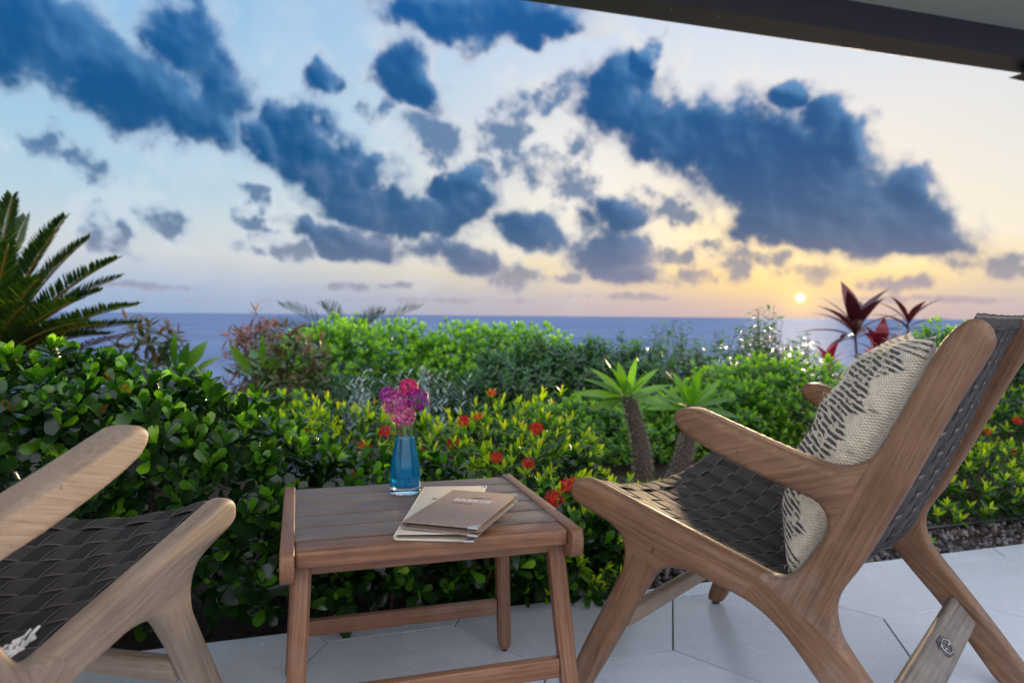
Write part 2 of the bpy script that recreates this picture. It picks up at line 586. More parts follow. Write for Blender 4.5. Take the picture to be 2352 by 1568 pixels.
def simple(name, col, rough=.5, metal=0.0, spec=.5, var=0.0, scale=20.0, bmp=0.0, bscale=200.0):
    m, t, out = new_mat(name)
    co = t.n('ShaderNodeTexCoord').outputs['Object']
    c = col
    if var:
        c = t.mix(t.noise(co, scale, 6, .6), tuple(x * (1 - var) for x in col[:3]) + (1,), tuple(min(1, x * (1 + var)) for x in col[:3]) + (1,))
    ins = dict(Base_Color=c, Roughness=rough, Metallic=metal, Specular_IOR_Level=spec)
    if bmp:
        ins['Normal'] = bump(t, t.noise(co, bscale, 3, .6), bmp, .002)
    principled(t, out, **ins)
    return m


def leaf_mat(name, stops, rough=.32, trans=.38, tcol=(1.5, 1.8, .5), spec=.5, tint='tint'):
    "blade of a leaf: glossy cuticle over a translucent blade; 'tint' runs from old leaf (0) to young leaf (1)"
    m, t, out = new_mat(name)
    a = t.n('ShaderNodeAttribute', attribute_name='tint').outputs['Fac']
    col = t.ramp(a, stops)
    co = t.n('ShaderNodeTexCoord').outputs['Object']
    col = t.mix(t.smooth(t.noise(co, 60.0, 3, .6), .35, .7, 0, .35), col, t.n('ShaderNodeVectorMath', {0: col, 1: (1.25, 1.3, .9)}, operation='MULTIPLY').outputs[0])
    p = t.n('ShaderNodeBsdfPrincipled', {'Base Color': col, 'Roughness': rough, 'Specular IOR Level': spec})
    tc = t.n('ShaderNodeVectorMath', {0: col, 1: tcol}, operation='MULTIPLY').outputs[0]
    tr = t.n('ShaderNodeBsdfTranslucent', {0: tc})
    mx = t.n('ShaderNodeMixShader', {0: trans, 1: p.outputs[0], 2: tr.outputs[0]})
    t.nt.links.new(mx.outputs[0], out.inputs[0])
    return m


c4 = lambda r, g, b: (r, g, b, 1)
TEAK = wood('teak', c4(.074, .033, .016), c4(.165, .081, .040), c4(.25, .138, .078))
TEAK_PALE = wood('teak_weathered_lit', c4(.19, .13, .09), c4(.28, .20, .14), c4(.36, .27, .20), .55)  # weathered stretcher wood; on the second chair the paleness is warm light painted in
TEAK_GREY = wood('teak_grey', c4(.085, .068, .058), c4(.17, .135, .115), c4(.27, .22, .19), .55)
TEAK_TOP = wood('teak_table_top', c4(.085, .055, .042), c4(.155, .105, .082), c4(.23, .17, .14), .42)
TEAK_T = wood('teak_table', c4(.076, .030, .014), c4(.180, .078, .038), c4(.26, .130, .070), .42)
BLACK = simple('black_rubber', c4(.02, .02, .02), .6)
METAL = simple('nickel', c4(.6, .58, .55), .28, 1.0)
METAL_D = simple('dark_bronze', c4(.10, .08, .09), .35, .8)

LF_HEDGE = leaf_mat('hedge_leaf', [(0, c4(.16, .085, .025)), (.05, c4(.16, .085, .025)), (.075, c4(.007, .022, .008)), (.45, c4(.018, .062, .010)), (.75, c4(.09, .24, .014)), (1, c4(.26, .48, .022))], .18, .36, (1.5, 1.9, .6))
LF_IXORA = leaf_mat('ixora_leaf', [(0, c4(.22, .10, .02)), (.05, c4(.22, .10, .02)), (.075, c4(.014, .045, .010)), (.35, c4(.05, .14, .012)), (.65, c4(.20, .42, .014)), (.96, c4(.62, .74, .02)), (1, c4(.62, .60, .025))], .24, .45, (1.3, 1.4, .6))
LF_BRIGHT = leaf_mat('bright_leaf', [(0, c4(.015, .055, .008)), (.5, c4(.08, .23, .012)), (1, c4(.32, .52, .02))], .35, .4, (1.4, 1.7, .5))
LF_DARK = leaf_mat('dark_leaf', [(0, c4(.012, .035, .018)), (.5, c4(.034, .105, .022)), (1, c4(.09, .21, .030))], .24, .3, (1.3, 1.7, .7))
LF_SILVER = leaf_mat('silver_leaf', [(0, c4(.10, .16, .16)), (1, c4(.50, .60, .62))], .6, .2, (1, 1, 1), .3)
LF_PALM = leaf_mat('palm_leaf', [(0, c4(.012, .035, .012)), (.6, c4(.03, .07, .015)), (.85, c4(.14, .20, .012)), (1, c4(.28, .16, .02))], .35, .32, (1.5, 1.6, .5))
LF_PACHY = leaf_mat('pachypodium_leaf', [(0, c4(.05, .13, .02)), (1, c4(.15, .34, .022))], .35, .45, (1.7, 1.9, .5))
LF_RED = leaf_mat('cordyline_leaf', [(0, c4(.035, .008, .012)), (.5, c4(.10, .010, .018)), (1, c4(.36, .012, .045))], .3, .26, (1.4, 1.0, 1.0))
LF_BROWN = leaf_mat('croton_leaf', [(0, c4(.04, .07, .02)), (.4, c4(.10, .10, .03)), (.7, c4(.15, .060, .03)), (1, c4(.26, .10, .06))], .35, .3, (1.4, 1.2, .8))
LF_BROAD = leaf_mat('broad_leaf', [(0, c4(.025, .08, .02)), (.6, c4(.07, .19, .02)), (1, c4(.22, .34, .02))], .3, .4, (1.5, 1.7, .5))
LF_DRY = leaf_mat('dry_frond', [(0, c4(.10, .05, .02)), (1, c4(.25, .13, .05))], .7, .15, (1, 1, 1), .2)
PETAL_RED = leaf_mat('ixora_petal', [(0, c4(.45, .006, .008)), (1, c4(.80, .028, .018))], .5, .25, (1.1, 1.0, 1.0), .3)
PETAL_ORANGE = leaf_mat('orange_petal', [(0, c4(.6, .08, .02)), (1, c4(.8, .2, .04))], .5, .25, (1.1, 1.0, 1.0), .3)
BARK = simple('bark', c4(.085, .06, .045), .9, 0, .2, .4, 60, .6, 90)
BARK_SPINE = simple('spiny_bark', c4(.10, .075, .06), .9, 0, .2, .4, 90, .8, 160)
SPINE = simple('spine', c4(.42, .34, .28), .7)


# ------------------------------------------------------------------ leaves
def leaf_template(shape='obovate', L=1.0, W=.5, fold=.18, curl=-.12, n=6):
    "blade along +Y, upper side +Z"
    ts = np.linspace(0, 1, n) if shape != 'obovate' else np.linspace(0, 1, n) ** .75
    if shape == 'obovate':
        w = ts ** .85 * (1 - ts ** 5) ** .5 * 1.33
        w = np.maximum(w, .03)
    elif shape == 'lance':
        w = np.sin(np.pi * ts ** .9) ** .9
    elif shape == 'oval':
        w = np.sin(np.pi * ts) ** .8
    else:
        w = np.sin(np.pi * np.clip(ts * .9 + .1, 0, 1)) ** .7
    w = np.maximum(w, .04 * (ts < .5) + .02)
    V = []
    for q, ww in zip(ts, w):
        zz = curl * q * q * L
        for sx in (-1, 0, 1):
            V.append((sx * ww * W / 2, q * L, zz + abs(sx) * fold * ww * W / 2))
    F = []
    for i in range(n - 1):
        a = i * 3
        F += [(a, a + 1, a + 4, a + 3), (a + 1, a + 2, a + 5, a + 4)]
    return np.array(V), np.array(F)


def frames(D, N):
    "rotation matrices with Y = D and Z close to N"
    D = D / (np.linalg.norm(D, axis=1)[:, None] + 1e-9)
    X = np.cross(D, N)
    X /= np.linalg.norm(X, axis=1)[:, None] + 1e-9
    Z = np.cross(X, D)
    return np.stack([X, D, Z], axis=2)


class Leaves:
    def __init__(s):
        s.P, s.Rm, s.S, s.T = [], [], [], []

    def add(s, P, Rm, S, T):
        s.P.append(np.asarray(P, float))
        s.Rm.append(Rm)
        S = np.asarray(S, float)
        if S.ndim == 1:
            S = np.repeat(S[:, None], 3, 1)
        s.S.append(S)
        T = np.clip(T, .08, 1)
        T = np.where(rng.uniform(size=T.shape) < .007, 0.0, T)      # a dead leaf now and then
        s.T.append(T)

    def cat(s):
        return np.concatenate(s.P), np.concatenate(s.Rm), np.concatenate(s.S), np.concatenate(s.T)


ZBUF = {}
PENDING = []


def leaf_px(P, tip):
    v = tip - EYE
    z = np.maximum(v @ CF, .05)
    return CXP + F_PX * (v @ CRT) / z, CYP - F_PX * (v @ CUP) / z, z


def foliage(root, tmpl, mat, lv, parts=0, name='leaf', stuff_name='foliage', cell=7.0):
    "keep for later: which leaves become parts is settled once all foliage is known"
    P, Rm, S, T = lv.cat()
    V0 = tmpl[0]
    mid = P + np.einsum('nij,nj->ni', Rm, S * V0.mean(0))
    x, y, z = leaf_px(P, mid)
    PENDING.append(dict(root=root, tmpl=tmpl, mat=mat, P=P, Rm=Rm, S=S, T=T, x=x, y=y, z=z, parts=parts, name=name, sname=stuff_name))
    ok = (x > -10) & (x < 2362) & (y > -10) & (y < 1578) & ((mid - EYE) @ CF > .1)
    ii = np.where(ok)[0]
    for i in ii:
        k = (int(x[i] // cell), int(y[i] // cell))
        if k not in ZBUF or z[i] < ZBUF[k][0]:
            ZBUF[k] = (z[i], len(PENDING) - 1, i)


def settle_foliage():
    vis = {}
    for (z, pi, i) in ZBUF.values():
        vis.setdefault(pi, {}).setdefault(i, 0)
        vis[pi][i] += 1
    for pi, p in enumerate(PENDING):
        root = p['root']
        rl = np.array(root.matrix_basis.translation)
        V0, F0 = p['tmpl']
        n = len(p['P'])
        single = np.zeros(n, bool)
        if p['parts']:
            cand = list(vis.get(pi, {}).items())
            size = p['S'][:, 1] / p['z']
            cand.sort(key=lambda q: -size[q[0]] * (1 + .25 * min(q[1], 4)))
            pick = [i for i, _ in cand[:p['parts']]]
            single[pick] = True
            variants = {}
            for i in pick:
                q = 0 if p['T'][i] < .04 else max(.6, round(p['T'][i] * 7))
                if q not in variants:
                    variants[q] = mesh_np(p['name'], V0, F0, p['mat'], True, {'tint': np.full(len(V0), q / 7)})
                A = p['Rm'][i] * p['S'][i][None, :]
                m4 = Matrix(((*A[0], p['P'][i][0] - rl[0]), (*A[1], p['P'][i][1] - rl[1]), (*A[2], p['P'][i][2] - rl[2]), (0, 0, 0, 1)))
                obj(p['name'], variants[q], root, mat4=m4)
        rest = ~single
        if rest.any():
            k = rest.sum()
            V = np.einsum('nij,nvj->nvi', p['Rm'][rest], V0[None] * p['S'][rest][:, None, :]) + p['P'][rest][:, None] - rl
            F = (F0[None] + (np.arange(k) * len(V0))[:, None, None]).reshape(-1, F0.shape[1])
            me = mesh_np(p['sname'], V.reshape(-1, 3), F, p['mat'], True, {'tint': np.repeat(p['T'][rest], len(V0))})
            o = obj(p['sname'], me, root)
            o['kind'] = 'stuff'


def rosettes(lv, tips, axes, n, L, th=(20, 80), young=(.9, .3), tvar=.12, lvar=.2, spread=.02, drop=0.0):
    "shoots: n leaves in a spiral round each axis"
    tips, axes = np.asarray(tips), np.asarray(axes)
    m = len(tips)
    axes = axes / np.linalg.norm(axes, axis=1)[:, None]
    ref = np.where(np.abs(axes[:, 2:3]) < .9, np.array([[0, 0, 1.0]]), np.array([[1.0, 0, 0]]))
    e1 = np.cross(axes, ref)
    e1 /= np.linalg.norm(e1, axis=1)[:, None]
    e2 = np.cross(axes, e1)
    ph0 = rng.uniform(0, 6.28, m)
    for k in range(n):
        q = k / max(n - 1, 1)
        th_ = np.radians(th[0] + (th[1] - th[0]) * q + rng.normal(0, 8, m))
        ph = ph0 + k * 2.4 + rng.normal(0, .25, m)
        e = np.cos(ph)[:, None] * e1 + np.sin(ph)[:, None] * e2
        D = np.cos(th_)[:, None] * axes + np.sin(th_)[:, None] * e
        D[:, 2] -= drop * q
        N = np.sin(th_)[:, None] * axes - np.cos(th_)[:, None] * e + rng.normal(0, .15, (m, 3))
        ll = L * (1 - .35 * (1 - q)) * rng.uniform(1 - lvar, 1 + lvar, m)
        lv.add(tips - axes * spread * q * 1.6, frames(D, N), ll, young[0] + (young[1] - young[0]) * q + rng.normal(0, tvar, m))


def ellipsoid_shell(n, c, r, zmin=-.2, jit=.08, pw=1.0):
    "points and outward normals over the upper part of a bumpy ellipsoid"
    P, A = [], []
    d = rng.normal(size=(n * 4, 3))
    d /= np.linalg.norm(d, axis=1)[:, None]
    d = d[d[:, 2] > zmin][:n]
    bump_ = 1 + .10 * np.sin(d[:, 0] * 7 + c[0] * 9) * np.sin(d[:, 1] * 6 + c[1] * 5) + .07 * np.sin(d[:, 2] * 11 + d[:, 0] * 9) + rng.normal(0, jit, len(d))
    r = np.asarray(r)
    P = np.asarray(c) + d * r * bump_[:, None]
    A = d / r
    A /= np.linalg.norm(A, axis=1)[:, None]
    return P, A


def stems(root, base, tips, mat=BARK, rad=.004, name='stem'):
    mb = MB()
    b = np.array(base, float)
    rl = np.array(root.location)
    for tp in tips:
        m_ = (b + tp) / 2 + rng.normal(0, .02, 3)
        mb.tube(np.array([b, m_, tp]) - rl, [rad * 1.6, rad * 1.2, rad * .7], 5)
    return mb.build(name, mat, root)


# ================================================================== SETTING
EDGE_DIR = np.array([math.cos(R(17.5)), math.sin(R(17.5)), 0])
EDGE_N = np.array([-math.sin(R(17.5)), math.cos(R(17.5)), 0])
EDGE_C = 1.828                                   # the pavement ends where p . EDGE_N = EDGE_C
P_edge = lambda t_, d_, z_=0.0: EDGE_N * (EDGE_C + d_) + EDGE_DIR * t_ + np.array([0, 0, z_])


def build_ground():
    # soil bed that falls away to the sea
    ys = np.array([-.05, .02, .3, .8, 1.5, 2.5, 4, 6, 8, 11, 16, 25, 45, 80, 160, 300, 420])
    zs = np.array([-.06, -.035, -.03, -.035, -.03, -.04, -.05, -.12, -.35, -1.3, -3.2, -7, -15, -24, -34, -41, -44])
    ts = np.concatenate([np.linspace(-300, -8, 6), np.linspace(-6, 8, 57), np.linspace(10, 300, 6)])
    V, F = [], []
    for i, (d_, z_) in enumerate(zip(ys, zs)):
        for t_ in ts:
            p = P_edge(t_, d_, z_ + (rng.normal(0, .012) if 0.1 < d_ < 9 else 0))
            V.append(p)
    n = len(ts)
    for i in range(len(ys) - 1):
        for j in range(n - 1):
            F.append((i * n + j, i * n + j + 1, (i + 1) * n + j + 1, (i + 1) * n + j))
    m, t, out = new_mat('soil')
    co = t.n('ShaderNodeTexCoord').outputs['Object']
    v1 = t.noise(co, 60.0, 8, .7)
    v2 = t.noise(co, 7.0, 4, .6)
    col = t.ramp(v1, [(.3, c4(.02, .014, .010)), (.55, c4(.06, .042, .032)), (.75, c4(.13, .10, .085))])
    col = t.mix(t.smooth(v2, .45, .65, 0, .5), col, c4(.05, .035, .025))
    principled(t, out, Base_Color=col, Roughness=.95, Normal=bump(t, v1, .9, .02), Specular_IOR_Level=.2)
    g = obj('ground', mesh_np('ground', V, F, m))
    tag(g, kind='structure')
    # sea
    a = np.linspace(0, 2 * np.pi, 97)[:-1]
    V, F = [(0, 0, 0)], []
    for r_ in (300, 900, 3000, 9000, 28000, 90000):
        V += [(r_ * math.cos(q), r_ * math.sin(q), 0) for q in a]
    for k in range(96):
        F.append((0, 1 + k, 1 + (k + 1) % 96))
    for i in range(5):
        for k in range(96):
            b = 1 + i * 96
            F.append((b + k, b + 96 + k, b + 96 + (k + 1) % 96, b + (k + 1) % 96))
    m, t, out = new_mat('sea_water')
    co = t.n('ShaderNodeTexCoord').outputs['Object']
    st = t.n('ShaderNodeMapping', {0: co, 2: (0, 0, R(20)), 3: (.035, .10, .1)}).outputs[0]
    wv = t.noise(st, 1.0, 8, .6)
    st2 = t.n('ShaderNodeMapping', {0: co, 2: (0, 0, R(-12)), 3: (.0012, .006, .01)}).outputs[0]
    sw = t.noise(st2, 1.0, 6, .6)
    col = t.ramp(sw, [(.30, c4(.055, .090, .19)), (.70, c4(.125, .165, .265))])
    nb_ = bump(t, t.math('ADD', wv, t.math('MULTIPLY', sw, 2.0)), 1.0, 3.0)
    df = t.n('ShaderNodeBsdfDiffuse', {'Color': col, 'Normal': nb_})
    gs = t.n('ShaderNodeBsdfGlossy', {'Color': c4(.8, .9, 1), 'Roughness': .5, 'Normal': nb_})
    mx = t.n('ShaderNodeMixShader', {0: .045, 1: df.outputs[0], 2: gs.outputs[0]})
    t.nt.links.new(mx.outputs[0], out.inputs[0])
    s = obj('sea', mesh_np('sea', V, F, m, False), loc=(0, 0, -40))
    tag(s, kind='structure')


def build_floor():
    root = empty('terrace_floor')
    tag(root, kind='structure')
    a = .317
    ang0 = R(77.3)
    A0 = np.array([.394, 1.670])
    m, t, out = new_mat('porcelain_tile')
    co = t.n('ShaderNodeTexCoord').outputs['Object']
    inf = t.n('ShaderNodeObjectInfo').outputs['Random']
    co2 = t.n('ShaderNodeVectorMath', {0: co, 1: t.n('ShaderNodeCombineXYZ', {0: t.math('MULTIPLY', inf, 30.0), 1: t.math('MULTIPLY', inf, 17.0)}).outputs[0]}, operation='ADD').outputs[0]
    n1 = t.noise(co2, 3.0, 8, .65)
    n2 = t.noise(co2, 90.0, 4, .6)
    streak = t.noise(t.n('ShaderNodeMapping', {0: co2, 2: (0, 0, R(35)), 3: (3, 26, 3)}).outputs[0], 1.0, 6, .6)
    col = t.ramp(t.math('ADD', t.math('MULTIPLY', n1, .6), t.math('MULTIPLY', streak, .4)), [(.3, c4(.53, .545, .61)), (.7, c4(.66, .675, .75))])
    col = t.n('ShaderNodeVectorMath', {0: col, 3: t.math('ADD', .92, t.math('MULTIPLY', inf, .14))}, operation='SCALE').outputs[0]
    col = t.mix(t.smooth(n2, .5, .75, 0, .14), col, c4(.38, .35, .33))
    col = t.mix(t.smooth(t.noise(co2, 34.0, 2, .5), .745, .765, 0, .5), col, c4(.25, .23, .22))
    principled(t, out, Base_Color=col, Roughness=t.smooth(n1, .3, .7, .22, .30), Normal=bump(t, n2, .06, .001), Specular_IOR_Level=.55)
    grout = simple('grout', c4(.085, .07, .055), .95)
    gv = np.array([P_edge(-5, -.002, -.004), P_edge(5.5, -.002, -.004), P_edge(5.5, -6.0, -.004), P_edge(-5, -6.0, -.004),
                   P_edge(-5, -.002, -.12), P_edge(5.5, -.002, -.12), P_edge(5.5, -6.0, -.12), P_edge(-5, -6.0, -.12)])
    obj('grout_bed', mesh_np('grout_bed', gv, [(3, 2, 1, 0), (0, 1, 5, 4), (4, 5, 6, 7), (1, 2, 6, 5), (2, 3, 7, 6), (3, 0, 4, 7)], grout, False), root)
    v1 = a * math.sqrt(3) * np.array([math.cos(ang0 + R(30)), math.sin(ang0 + R(30))])
    v2 = a * math.sqrt(3) * np.array([math.cos(ang0 - R(30)), math.sin(ang0 - R(30))])
    # A0 is a vertex whose edges leave at ang0, ang0+120, ang0-120: tile centres sit at 60 degrees to them
    cdir = ang0 + R(60)
    c0 = A0 + a * np.array([math.cos(cdir), math.sin(cdir)])
    inset = .0021

    def clip(poly, nvec, cval):
        o = []
        for p, q in zip(poly, np.roll(poly, -1, axis=0)):
            dp, dq = p @ nvec - cval, q @ nvec - cval
            if dp <= 0:
                o.append(p)
            if (dp < 0) != (dq < 0):
                o.append(p + (q - p) * dp / (dp - dq))
        return np.array(o)

    shared = None

    def slab(poly):
        n = len(poly)
        cen = poly.mean(0)
        ch = poly + (cen - poly) / np.linalg.norm(cen - poly, axis=1)[:, None] * .0012
        V = [(*p, 0.0) for p in ch] + [(*p, -.0012) for p in poly] + [(*p, -.010) for p in poly]
        F = [tuple(range(n))]
        for k in range(n):
            j = (k + 1) % n
            F += [(k, n + k, n + j, j), (n + k, 2 * n + k, 2 * n + j, n + j)]
        return V, F

    for i in range(-14, 15):
        for j in range(-14, 15):
            c = c0 + i * v1 + j * v2
            if c[1] < -.4 or abs(c[0]) > 3.3 or c @ EDGE_N[:2] > EDGE_C + a:
                continue
            hexa = np.array([(a - inset) * np.array([math.cos(ang0 + R(60 * k)), math.sin(ang0 + R(60 * k))]) for k in range(6)])
            poly = clip(hexa + c, EDGE_N[:2], EDGE_C)
            if len(poly) < 3:
                continue
            if len(poly) == 6 and np.allclose(poly - c, hexa):
                if shared is None:
                    V, F = slab(hexa)
                    shared = mesh_np('tile', V, F, m, False)
                obj('tile', shared, root, loc=(c[0], c[1], 0))
            else:
                ar = .5 * abs(np.dot(poly[:, 0], np.roll(poly[:, 1], 1)) - np.dot(poly[:, 1], np.roll(poly[:, 0], 1)))
                if ar < 2e-4:
                    continue
                V, F = slab(poly - c)
                obj('tile', mesh_np('tile', V, F, m, False), root, loc=(c[0], c[1], 0))


def build_roof():
    root = empty('roof')
    tag(root, kind='structure')
    d17 = R(17.1)
    ex = np.array([math.cos(d17), math.sin(d17), 0])
    ey = np.array([-math.sin(d17), math.cos(d17), 0])
    o = np.array([.036, 3.4236, 2.30])
    paint = simple('dark_brown_paint', c4(.080, .066, .076), .45, 0, .5, .15, 14)
    cream = simple('ceiling_paint', c4(.88, .86, .73), .8, 0, .3, .04, 3)
    rot = np.stack([ex, ey, [0, 0, 1]], 1)
    mb = MB()
    mb.box(o + ex * 2.0 - ey * .10 + np.array([0, 0, .10]), (14, .20, .20), rot, .004)
    bobj = mb.build('roof_beam', paint, root, False)
    mb = MB()
    mb.box(o + ex * 2.0 - ey * 1.55 + np.array([0, 0, .18]), (14, 2.7, .05), rot, .0)
    mb.build('ceiling', cream, root, False)
    mb = MB()
    for q in (.72, .98):
        mb.lathe([(0, -.003), (.006, -.003), (.007, 0)], o + ex * q - ey * .14, 10)
    mb.build('screw', simple('screw_steel', c4(.35, .33, .33), .4, .8), root)
    # gusset under the beam at the far end
    q0 = o + ex * 3.07
    tri = [q0 + ex * 0 - ey * .02, q0 + ex * .9 - ey * .02 + np.array([0, 0, -.10]), q0 + ex * .9 - ey * .02 + np.array([0, 0, -.003]), q0 + ex * .12 - ey * .02 + np.array([0, 0, -.003])]
    tri[0] = q0 - ey * .02 + np.array([0, 0, -.045])
    V = tri + [p - ey * .14 for p in tri]
    obj('bracket', mesh_np('bracket', V, [(0, 1, 2, 3), (7, 6, 5, 4), (0, 4, 5, 1), (1, 5, 6, 2), (2, 6, 7, 3), (3, 7, 4, 0)], paint, False), root)


build_ground()
build_floor()
build_roof()

# ================================================================== FURNITURE
PROFILE = [(.006, .426), (-.009, .415), (-.042, .406), (-.089, .391), (-.109, .378), (-.119, .359), (-.122, .338), (-.118, .311), (-.106, .287), (-.081, .237), (-.051, .179), (-.019, .116), (.005, .062), (.020, .014), (.012, .006), (-.018, .006),
           (-.028, .020), (-.047, .058), (-.078, .113), (-.117, .186), (-.15, .252), (-.169, .282), (-.183, .306), (-.196, .322), (-.214, .333), (-.258, .338), (-.30, .328), (-.341, .32), (-.38, .308), (-.418, .285), (-.45, .255), (-.486, .214), (-.548, .15), (-.626, .05), (-.655, .012), (-.668, .006),
           (-.70, .006), (-.722, .014), (-.724, .034), (-.699, .066), (-.639, .143), (-.553, .245), (-.537, .265), (-.52, .288), (-.513, .31), (-.51, .33), (-.511, .346), (-.518, .368), (-.546, .412), (-.578, .478), (-.614, .556), (-.643, .624), (-.673, .689), (-.701, .743),
           (-.711, .766), (-.708, .784), (-.699, .797), (-.687, .802), (-.675, .799), (-.662, .789), (-.646, .768), (-.629, .733), (-.58, .626), (-.561, .59), (-.551, .582), (-.533, .571), (-.51, .564), (-.481, .567), (-.411, .587), (-.335, .612), (-.269, .634), (-.252, .636), (-.237, .633), (-.226, .624), (-.226, .612), (-.234, .599),
           (-.249, .586), (-.296, .565), (-.375, .538), (-.437, .519), (-.472, .509), (-.486, .498), (-.494, .484), (-.496, .47), (-.493, .455), (-.477, .429), (-.461, .402), (-.447, .382), (-.43, .369), (-.412, .365), (-.397, .369), (-.34, .386), (-.257, .409), (-.166, .434), (-.108, .45), (-.046, .468), (-.025, .471), (-.006, .467), (.007, .457), (.009, .439)]
RAIL = np.array([(-.60, .369), (-.44, .369), (-.412, .365), (-.397, .369), (-.34, .386), (-.257, .409), (-.166, .434), (-.108, .45), (-.046, .468), (-.025, .471), (.01, .471)])
SIDE_X = .334


def side_frame_parts():
    h = .0045
    P = chaikin(PROFILE, 2)
    s_ = np.arange(-.76, .06, h)
    z_ = np.arange(-.02, .84, h)
    x_ = np.arange(-.045, .0451, h)
    X, S, Z = np.meshgrid(x_, s_, z_, indexing='ij')
    sd = poly_sdf(P, S[0], Z[0])[None]
    arm = np.clip((Z - .50) / .03, 0, 1) * np.clip((S + .56) / .06, 0, 1)
    T = .0195 + .008 * arm
    Rr = .0125
    w = np.abs(X) - T
    qa, qb = np.maximum(sd + Rr, 0), np.maximum(w + Rr, 0)
    D = np.sqrt(qa ** 2 + qb ** 2) + np.minimum(np.maximum(sd + Rr, w + Rr), 0) - Rr
    V, Q = surface_nets(D, (x_[0], s_[0], z_[0]), h)
    bm = bmesh.new()
    vs = [bm.verts.new(v) for v in V]
    for q in Q:
        bm.faces.new([vs[i] for i in q])
    lines = [((-.561, .59), (-.506, .472)), ((-.398, .357), (-.511, .285)), ((-.122, .352), (-.214, .322)), ((-.398, .37), (-.352, .31))]
    L2 = []
    for a, b in lines:
        a, b = np.array(a), np.array(b)
        e = b - a
        n = np.array([-e[1], e[0]])
        n = n / np.linalg.norm(n)
        L2.append((a, n))
        bmesh.ops.bisect_plane(bm, geom=bm.verts[:] + bm.edges[:] + bm.faces[:], dist=1e-5, plane_co=(0, a[0], a[1]), plane_no=(0, n[0], n[1]))
    bm.normal_update()
    side = lambda k, p: (p - L2[k][0]) @ L2[k][1]
    # make signs: which side is "front / lower"
    ref0 = np.sign(side(0, np.array([-.40, .56])))
    ref1 = np.sign(side(1, np.array([-.60, .15])))
    ref2 = np.sign(side(2, np.array([-.10, .20])))
    ref3 = np.sign(side(3, np.array([-.20, .38])))
    groups = {k: [] for k in ('armrest', 'back_post', 'rear_leg', 'seat_rail', 'front_leg')}
    for f in bm.faces:
        c = f.calc_center_median()
        p = np.array([c.y, c.z])
        if (p[1] > .475 and p[0] > -.44) or (p[1] > .455 and side(0, p) * ref0 > 0 and p[0] > -.60 and p[0] < -.40):
            k = 'armrest'
        elif p[0] > -.26 and p[1] < .36 and side(2, p) * ref2 > 0:
            k = 'front_leg'
        elif p[0] > -.42 and side(3, p) * ref3 > 0:
            k = 'seat_rail'
        elif side(1, p) * ref1 > 0:
            k = 'rear_leg'
        else:
            k = 'back_post'
        groups[k].append(f)
    ang = {'armrest': math.atan2(.10, -.30), 'back_post': math.atan2(.40, -.17), 'rear_leg': math.atan2(-.25, -.30), 'seat_rail': math.atan2(-.10, -.40), 'front_leg': math.atan2(-.30, .13)}
    res = {}
    for k, fs in groups.items():
        idx, VV, FF = {}, [], []
        for f in fs:
            r_ = []
            for v in f.verts:
                if v.index not in idx:
                    idx[v.index] = None
            FF.append(f)
        ids = {}
        faces = []
        NN = []
        for f in fs:
            r_ = []
            for v in f.verts:
                if v not in ids:
                    ids[v] = len(VV)
                    VV.append(v.co[:])
                    NN.append(v.normal[:])
                r_.append(ids[v])
            faces.append(r_)
        VV = np.array(VV)
        a = ang[k]
        G = np.stack([VV[:, 1] * math.cos(a) + VV[:, 2] * math.sin(a), -VV[:, 1] * math.sin(a) + VV[:, 2] * math.cos(a), VV[:, 0]], 1) + rng.uniform(-4, 4, 3)
        me = mesh_np(k, VV, faces, TEAK, True, {'grain': G})
        me.normals_split_custom_set_from_vertices([tuple(n) for n in NN])
        res[k] = me
    bm.free()
    return res


def strap_mat(name='woven_strap', ca=c4(.011, .009, .0085), cb=c4(.028, .023, .021)):
    m, t, out = new_mat(name)
    g = t.n('ShaderNodeAttribute', attribute_name='grain').outputs['Vector']
    sp = t.n('ShaderNodeSeparateXYZ', {0: g})
    u, v = sp.outputs[0], sp.outputs[1]
    st = t.math('ABSOLUTE', t.math('SUBTRACT', t.math('ABSOLUTE', t.math('SUBTRACT', u, .5)), .455))
    stitch = t.smooth(st, .012, .028, 1.0, 0.0)
    dash = t.smooth(t.math('SINE', t.math('MULTIPLY', v, 2 * math.pi / .0042)), -.4, .3)
    rib = t.math('SINE', t.math('ADD', t.math('MULTIPLY', v, 2 * math.pi / .0032), t.math('MULTIPLY', u, 22.0)))
    rib2 = t.math('SINE', t.math('MULTIPLY', u, 2 * math.pi * 20))
    nz = t.noise(g, 9.0, 4, .6)
    col = t.mix(nz, ca, cb)
    col = t.mix(t.smooth(rib, -.2, 1, 0, .35), col, c4(.095, .082, .078))
    col = t.mix(t.math('MULTIPLY', stitch, t.math('ADD', t.math('MULTIPLY', dash, .5), .3)), col, c4(.27, .23, .21))
    h = t.math('ADD', t.math('ADD', rib, t.math('MULTIPLY', rib2, .5)), t.math('MULTIPLY', stitch, -1.5))
    principled(t, out, Base_Color=col, Roughness=.7, Normal=bump(t, h, .5, .0007), Specular_IOR_Level=.22, Sheen_Weight=.0)
    return m


STRAP = strap_mat()
STRAP_X = strap_mat('woven_cross_strap', c4(.030, .025, .024), c4(.068, .057, .053))  # cross straps as a lighter copy, their sheen painted into the colour


